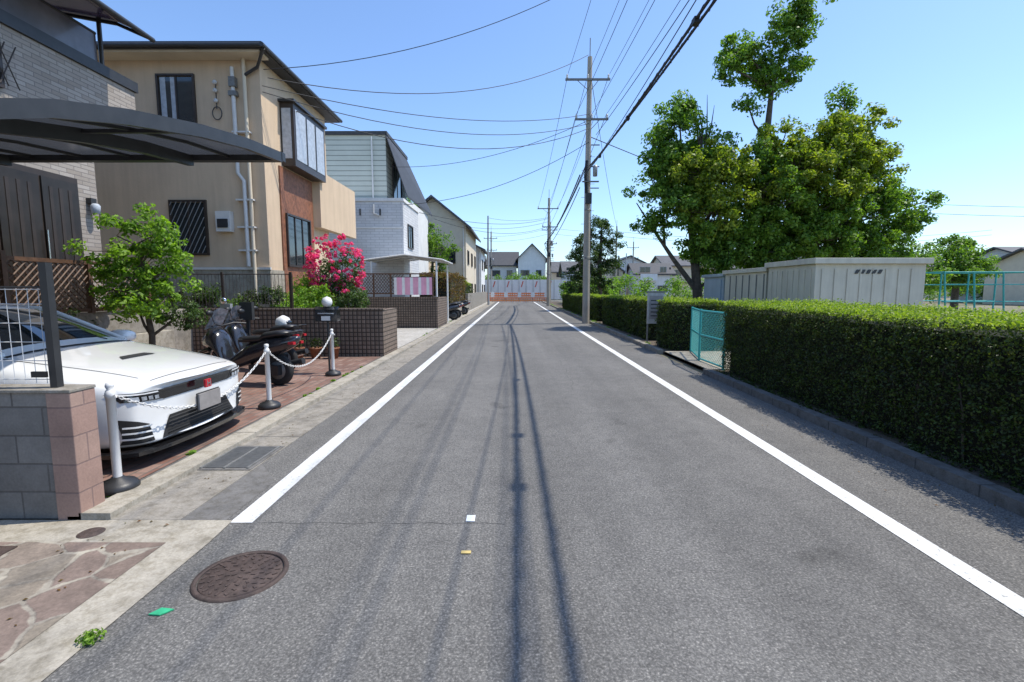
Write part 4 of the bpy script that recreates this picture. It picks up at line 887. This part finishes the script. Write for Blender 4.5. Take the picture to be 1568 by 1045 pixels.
for y in (20,21.5):
    for z in (1.1,1.8,2.3): g['rails'].cyl((17.6,y,z),(21.2,y,z),.025,'teal',n=6)
g.done()
# ------------------------------------------------------------ utility poles and lines
def pole(x,y,h,arms=True,name='utility_pole',r=.17,mat='pole'):
    g=G(name,(x,y,0)); g['shaft'].tube([(0,0,0),(-.02,0,h*.5),(0,0,h)],[r,r*.82,r*.62],mat,16)
    if arms:
        for z,l,o in ((h-1.0,1.0,-.1),(h-2.7,.75,.1)):
            g['crossarm'].box(-l+o,l+o,-.16,-.08,z-.04,z+.04,'steel')
            for k in range(3): xx=-l*.92+o+k*l*.92; g['insulators'].lathe([(0,0),(.04,.0),(.055,.05),(.035,.08),(.055,.12),(.03,.18),(0,.2)],'ceramic',(xx,-.12,z+.04),n=10)
            g['crossarm'].tube([(-l*.5+o,-.1,z),(0,-.08,z-.5)],.015,'steel',5); g['crossarm'].tube([(l*.5+o,-.1,z),(0,-.08,z-.5)],.015,'steel',5)
        g['fittings'].cyl((0,0,h),(0,0,h+.8),.02,'steel')
        g['fittings'].box(-.3,.45,-.3,-.2,h*.54,h*.54+.05,'steel'); g['fittings'].lathe([(0,0),(.10,.02),(.11,.4),(.08,.5),(0,.52)],'polegrey',(.28,-.25,h*.56),n=14)
        g['fittings'].tube([(-.1,-.2,h*.5),(-.15,-.22,h*.56),(-.1,-.2,h*.62)],.07,'wire',8); g['fittings'].box(-.14,.14,-.3,-.17,h*.46,h*.5,'plast_b')
        for zz in (.52,.6,.68): g['fittings'].box(-.02,.5,-.05,.0,h*zz,h*zz+.04,'steel')
        for k in range(10): 
            z=2.2+k*.6; s=1 if k%2 else -1; g['steps'].cyl((0,0,z),(.30*s,0,z),.009,'steel',n=5)
        for z in (3.0,3.05,5.2): g['fittings'].lathe([(r*.93,0),(r*.95,.0),(r*.95,.05),(r*.93,.05)],'steel',(0,0,z),n=16)
        g['fittings'].tube([(r,0,.1),(r*.9,0,h*.5)],.02,'dkmetal',6)
    return g.done()
P1=(3.4,22.8,11.9); P2=(3.35,47,10.2); P0=(3.7,-9,11.7)
pole(*P1); pole(*P2); pole(*P0)
pole(-2.6,50,9,False,r=.12,mat='polegrey'); pole(4.6,62,10,True,r=.15); pole(13.8,66,10,True,r=.15); pole(20,82,9.5,True,r=.15); pole(17,74,7,False,r=.12,mat='polegrey'); pole(-3.3,72,10,True,r=.15)
W=MB()
def wire(p0,p1,sag,r=.012,n=18):
    p0=Vector(p0);p1=Vector(p1); pts=[]
    for i in range(n+1):
        t=i/n; p=p0.lerp(p1,t); p.z-=4*sag*t*(1-t); pts.append(p)
    W.tube(pts,r,'wire',5,False)
CA=(3.12,-9,6.65); CB=(3.20,22.6,6.75)
wire(CA,CB,.45,.030,26); wire((3.66,-9,7.1),(3.44,22.6,7.15),.5,.030,26); wire((2.4,-9,6.4),(2.9,22.6,6.3),.55,.009,26)
for dx,z,r in ((-.40,6.75,.035),(-.15,7.15,.03),(-.4,6.2,.022),(.1,7.6,.02)):
    wire((P1[0]+dx,P1[1]-.2,z),(P2[0]+dx,P2[1],z-.8),.45,r*.9); wire((P2[0]+dx,P2[1],z-.8),(4.6,62,z-1),.2,r*.8)
for (a0,a1,sg,rr_) in ((CA,CB,.45,.036),((3.66,-9,7.1),(3.44,22.6,7.15),.5,.034)):
    pts=[]
    for i in range(420):
        t=i/419; p=Vector(a0).lerp(Vector(a1),t); p.z-=4*sg*t*(1-t); a=i*.9; pts.append(p+Vector((rr_*math.cos(a),0,rr_*math.sin(a))))
    W.tube(pts,.005,'wire',4,False)
for yy in (4.2,5.6,8.9,14,18.5): 
    t=(yy+9)/31.6; z=6.65+.1*t-4*.45*t*(1-t); x=3.12+.08*t; W.box(x-.045,x+.045,yy,yy+.16,z-.07,z+.03,'wire')
for dx in (-1.0,-.1,.85):
    wire((P0[0]+dx,P0[1]-.1,11.0),(P1[0]+dx,P1[1]-.12,11.1),.5,.0085,26); wire((P1[0]+dx,P1[1]-.12,11.1),(P2[0]+dx,P2[1]-.1,9.4),.4,.011)
for dx in (-.6,.1,.75):
    wire((P0[0]+dx,P0[1]-.1,9.2),(P1[0]+dx,P1[1]-.12,9.4),.5,.009,26); wire((P1[0]+dx,P1[1]-.12,9.4),(P2[0]+dx,P2[1]-.1,7.7),.4,.012)
wire((P0[0]+.6,P0[1],8.4),(P1[0]+.3,P1[1]-.2,8.5),.5,.012,26)
wire((-6.3,12.8,7.1),(2.5,15.2,10.75),.55,.010); wire((-6.2,12.8,6.9),(3.3,22.6,11.9),.9,.012)
wire((-6.4,12.9,6.75),(P1[0],22.6,9.4),.55,.012); wire((-6.4,12.9,6.6),(P1[0],22.6,9.0),.75,.012); wire((-6.3,14,6.6),(P1[0],22.6,8.8),1.0,.013)
wire((-5.1,22.4,5.4),(P1[0],22.6,8.2),.6,.012); wire((-6.5,26.2,8),(P1[0],22.8,9.2),.6,.012)
wire((-5.3,27,5.8),(P2[0],46,8.2),.6,.014); wire((-4.2,41,6.8),(P2[0],46.8,8.0),.4,.014); wire((-2.6,50,8.8),(P2[0],47,8.4),.3,.012); wire((-5,31,6),(P2[0],47,7.6),.8,.014)
wire((P1[0],22.8,11.4),(14,66,9.3),.8,.014); wire((P1[0],22.8,8.5),(60,70,11),2.0,.02); wire((13.8,66,9.3),(60,62,9),1.2,.02); wire((13.8,66,8.7),(60,62,8.4),1.2,.02)
for z in (9.3,8.6): wire((4.6,62,z),(13.8,66,z),.2,.014); wire((4.6,62,z),(-3.3,72,z),.3,.014)
for z in (7.6,8.2): wire((16,34,z),(70,30,z+.3),1.5,.014)
W.build('power_lines')
# ------------------------------------------------------------ light
sdir=Vector((.5,.08,1)).normalized()
el=math.asin(sdir.z); az=math.atan2(sdir.x,sdir.y)
L=bpy.data.lights.new('sun','SUN'); L.energy=5.0; L.angle=math.radians(.5); L.color=(1,.94,.84)
lo=bpy.data.objects.new('sun',L); COL.objects.link(lo); lo.rotation_euler=(-sdir).to_track_quat('-Z','Y').to_euler(); lo.location=(20,5,40)
wd=bpy.data.worlds.new('World'); S.world=wd; wd.use_nodes=True; nt=wd.node_tree
sk=nt.nodes.new('ShaderNodeTexSky'); sk.sky_type='NISHITA'; sk.sun_disc=False; sk.sun_elevation=el; sk.sun_rotation=az
sk.air_density=1.0; sk.dust_density=.8; sk.ozone_density=2.0
bg=nt.nodes['Background']; bg.inputs[1].default_value=.15
nt.links.new(mixc(nt,1.0,sk.outputs[0],(1.28,1.46,1.68),'MULTIPLY'),bg.inputs[0])
# ------------------------------------------------------------ camera
cd=bpy.data.cameras.new('camera'); cam=bpy.data.objects.new('camera',cd); COL.objects.link(cam)
cd.sensor_width=36; cd.lens=17.0; cd.clip_end=2000; cd.clip_start=.05
cam.location=(0,0,1.6); cam.rotation_euler=(math.radians(90-6.1),0,math.radians(.2))
S.camera=cam
S.view_settings.view_transform='Standard'; S.view_settings.look='None'; S.view_settings.exposure=0
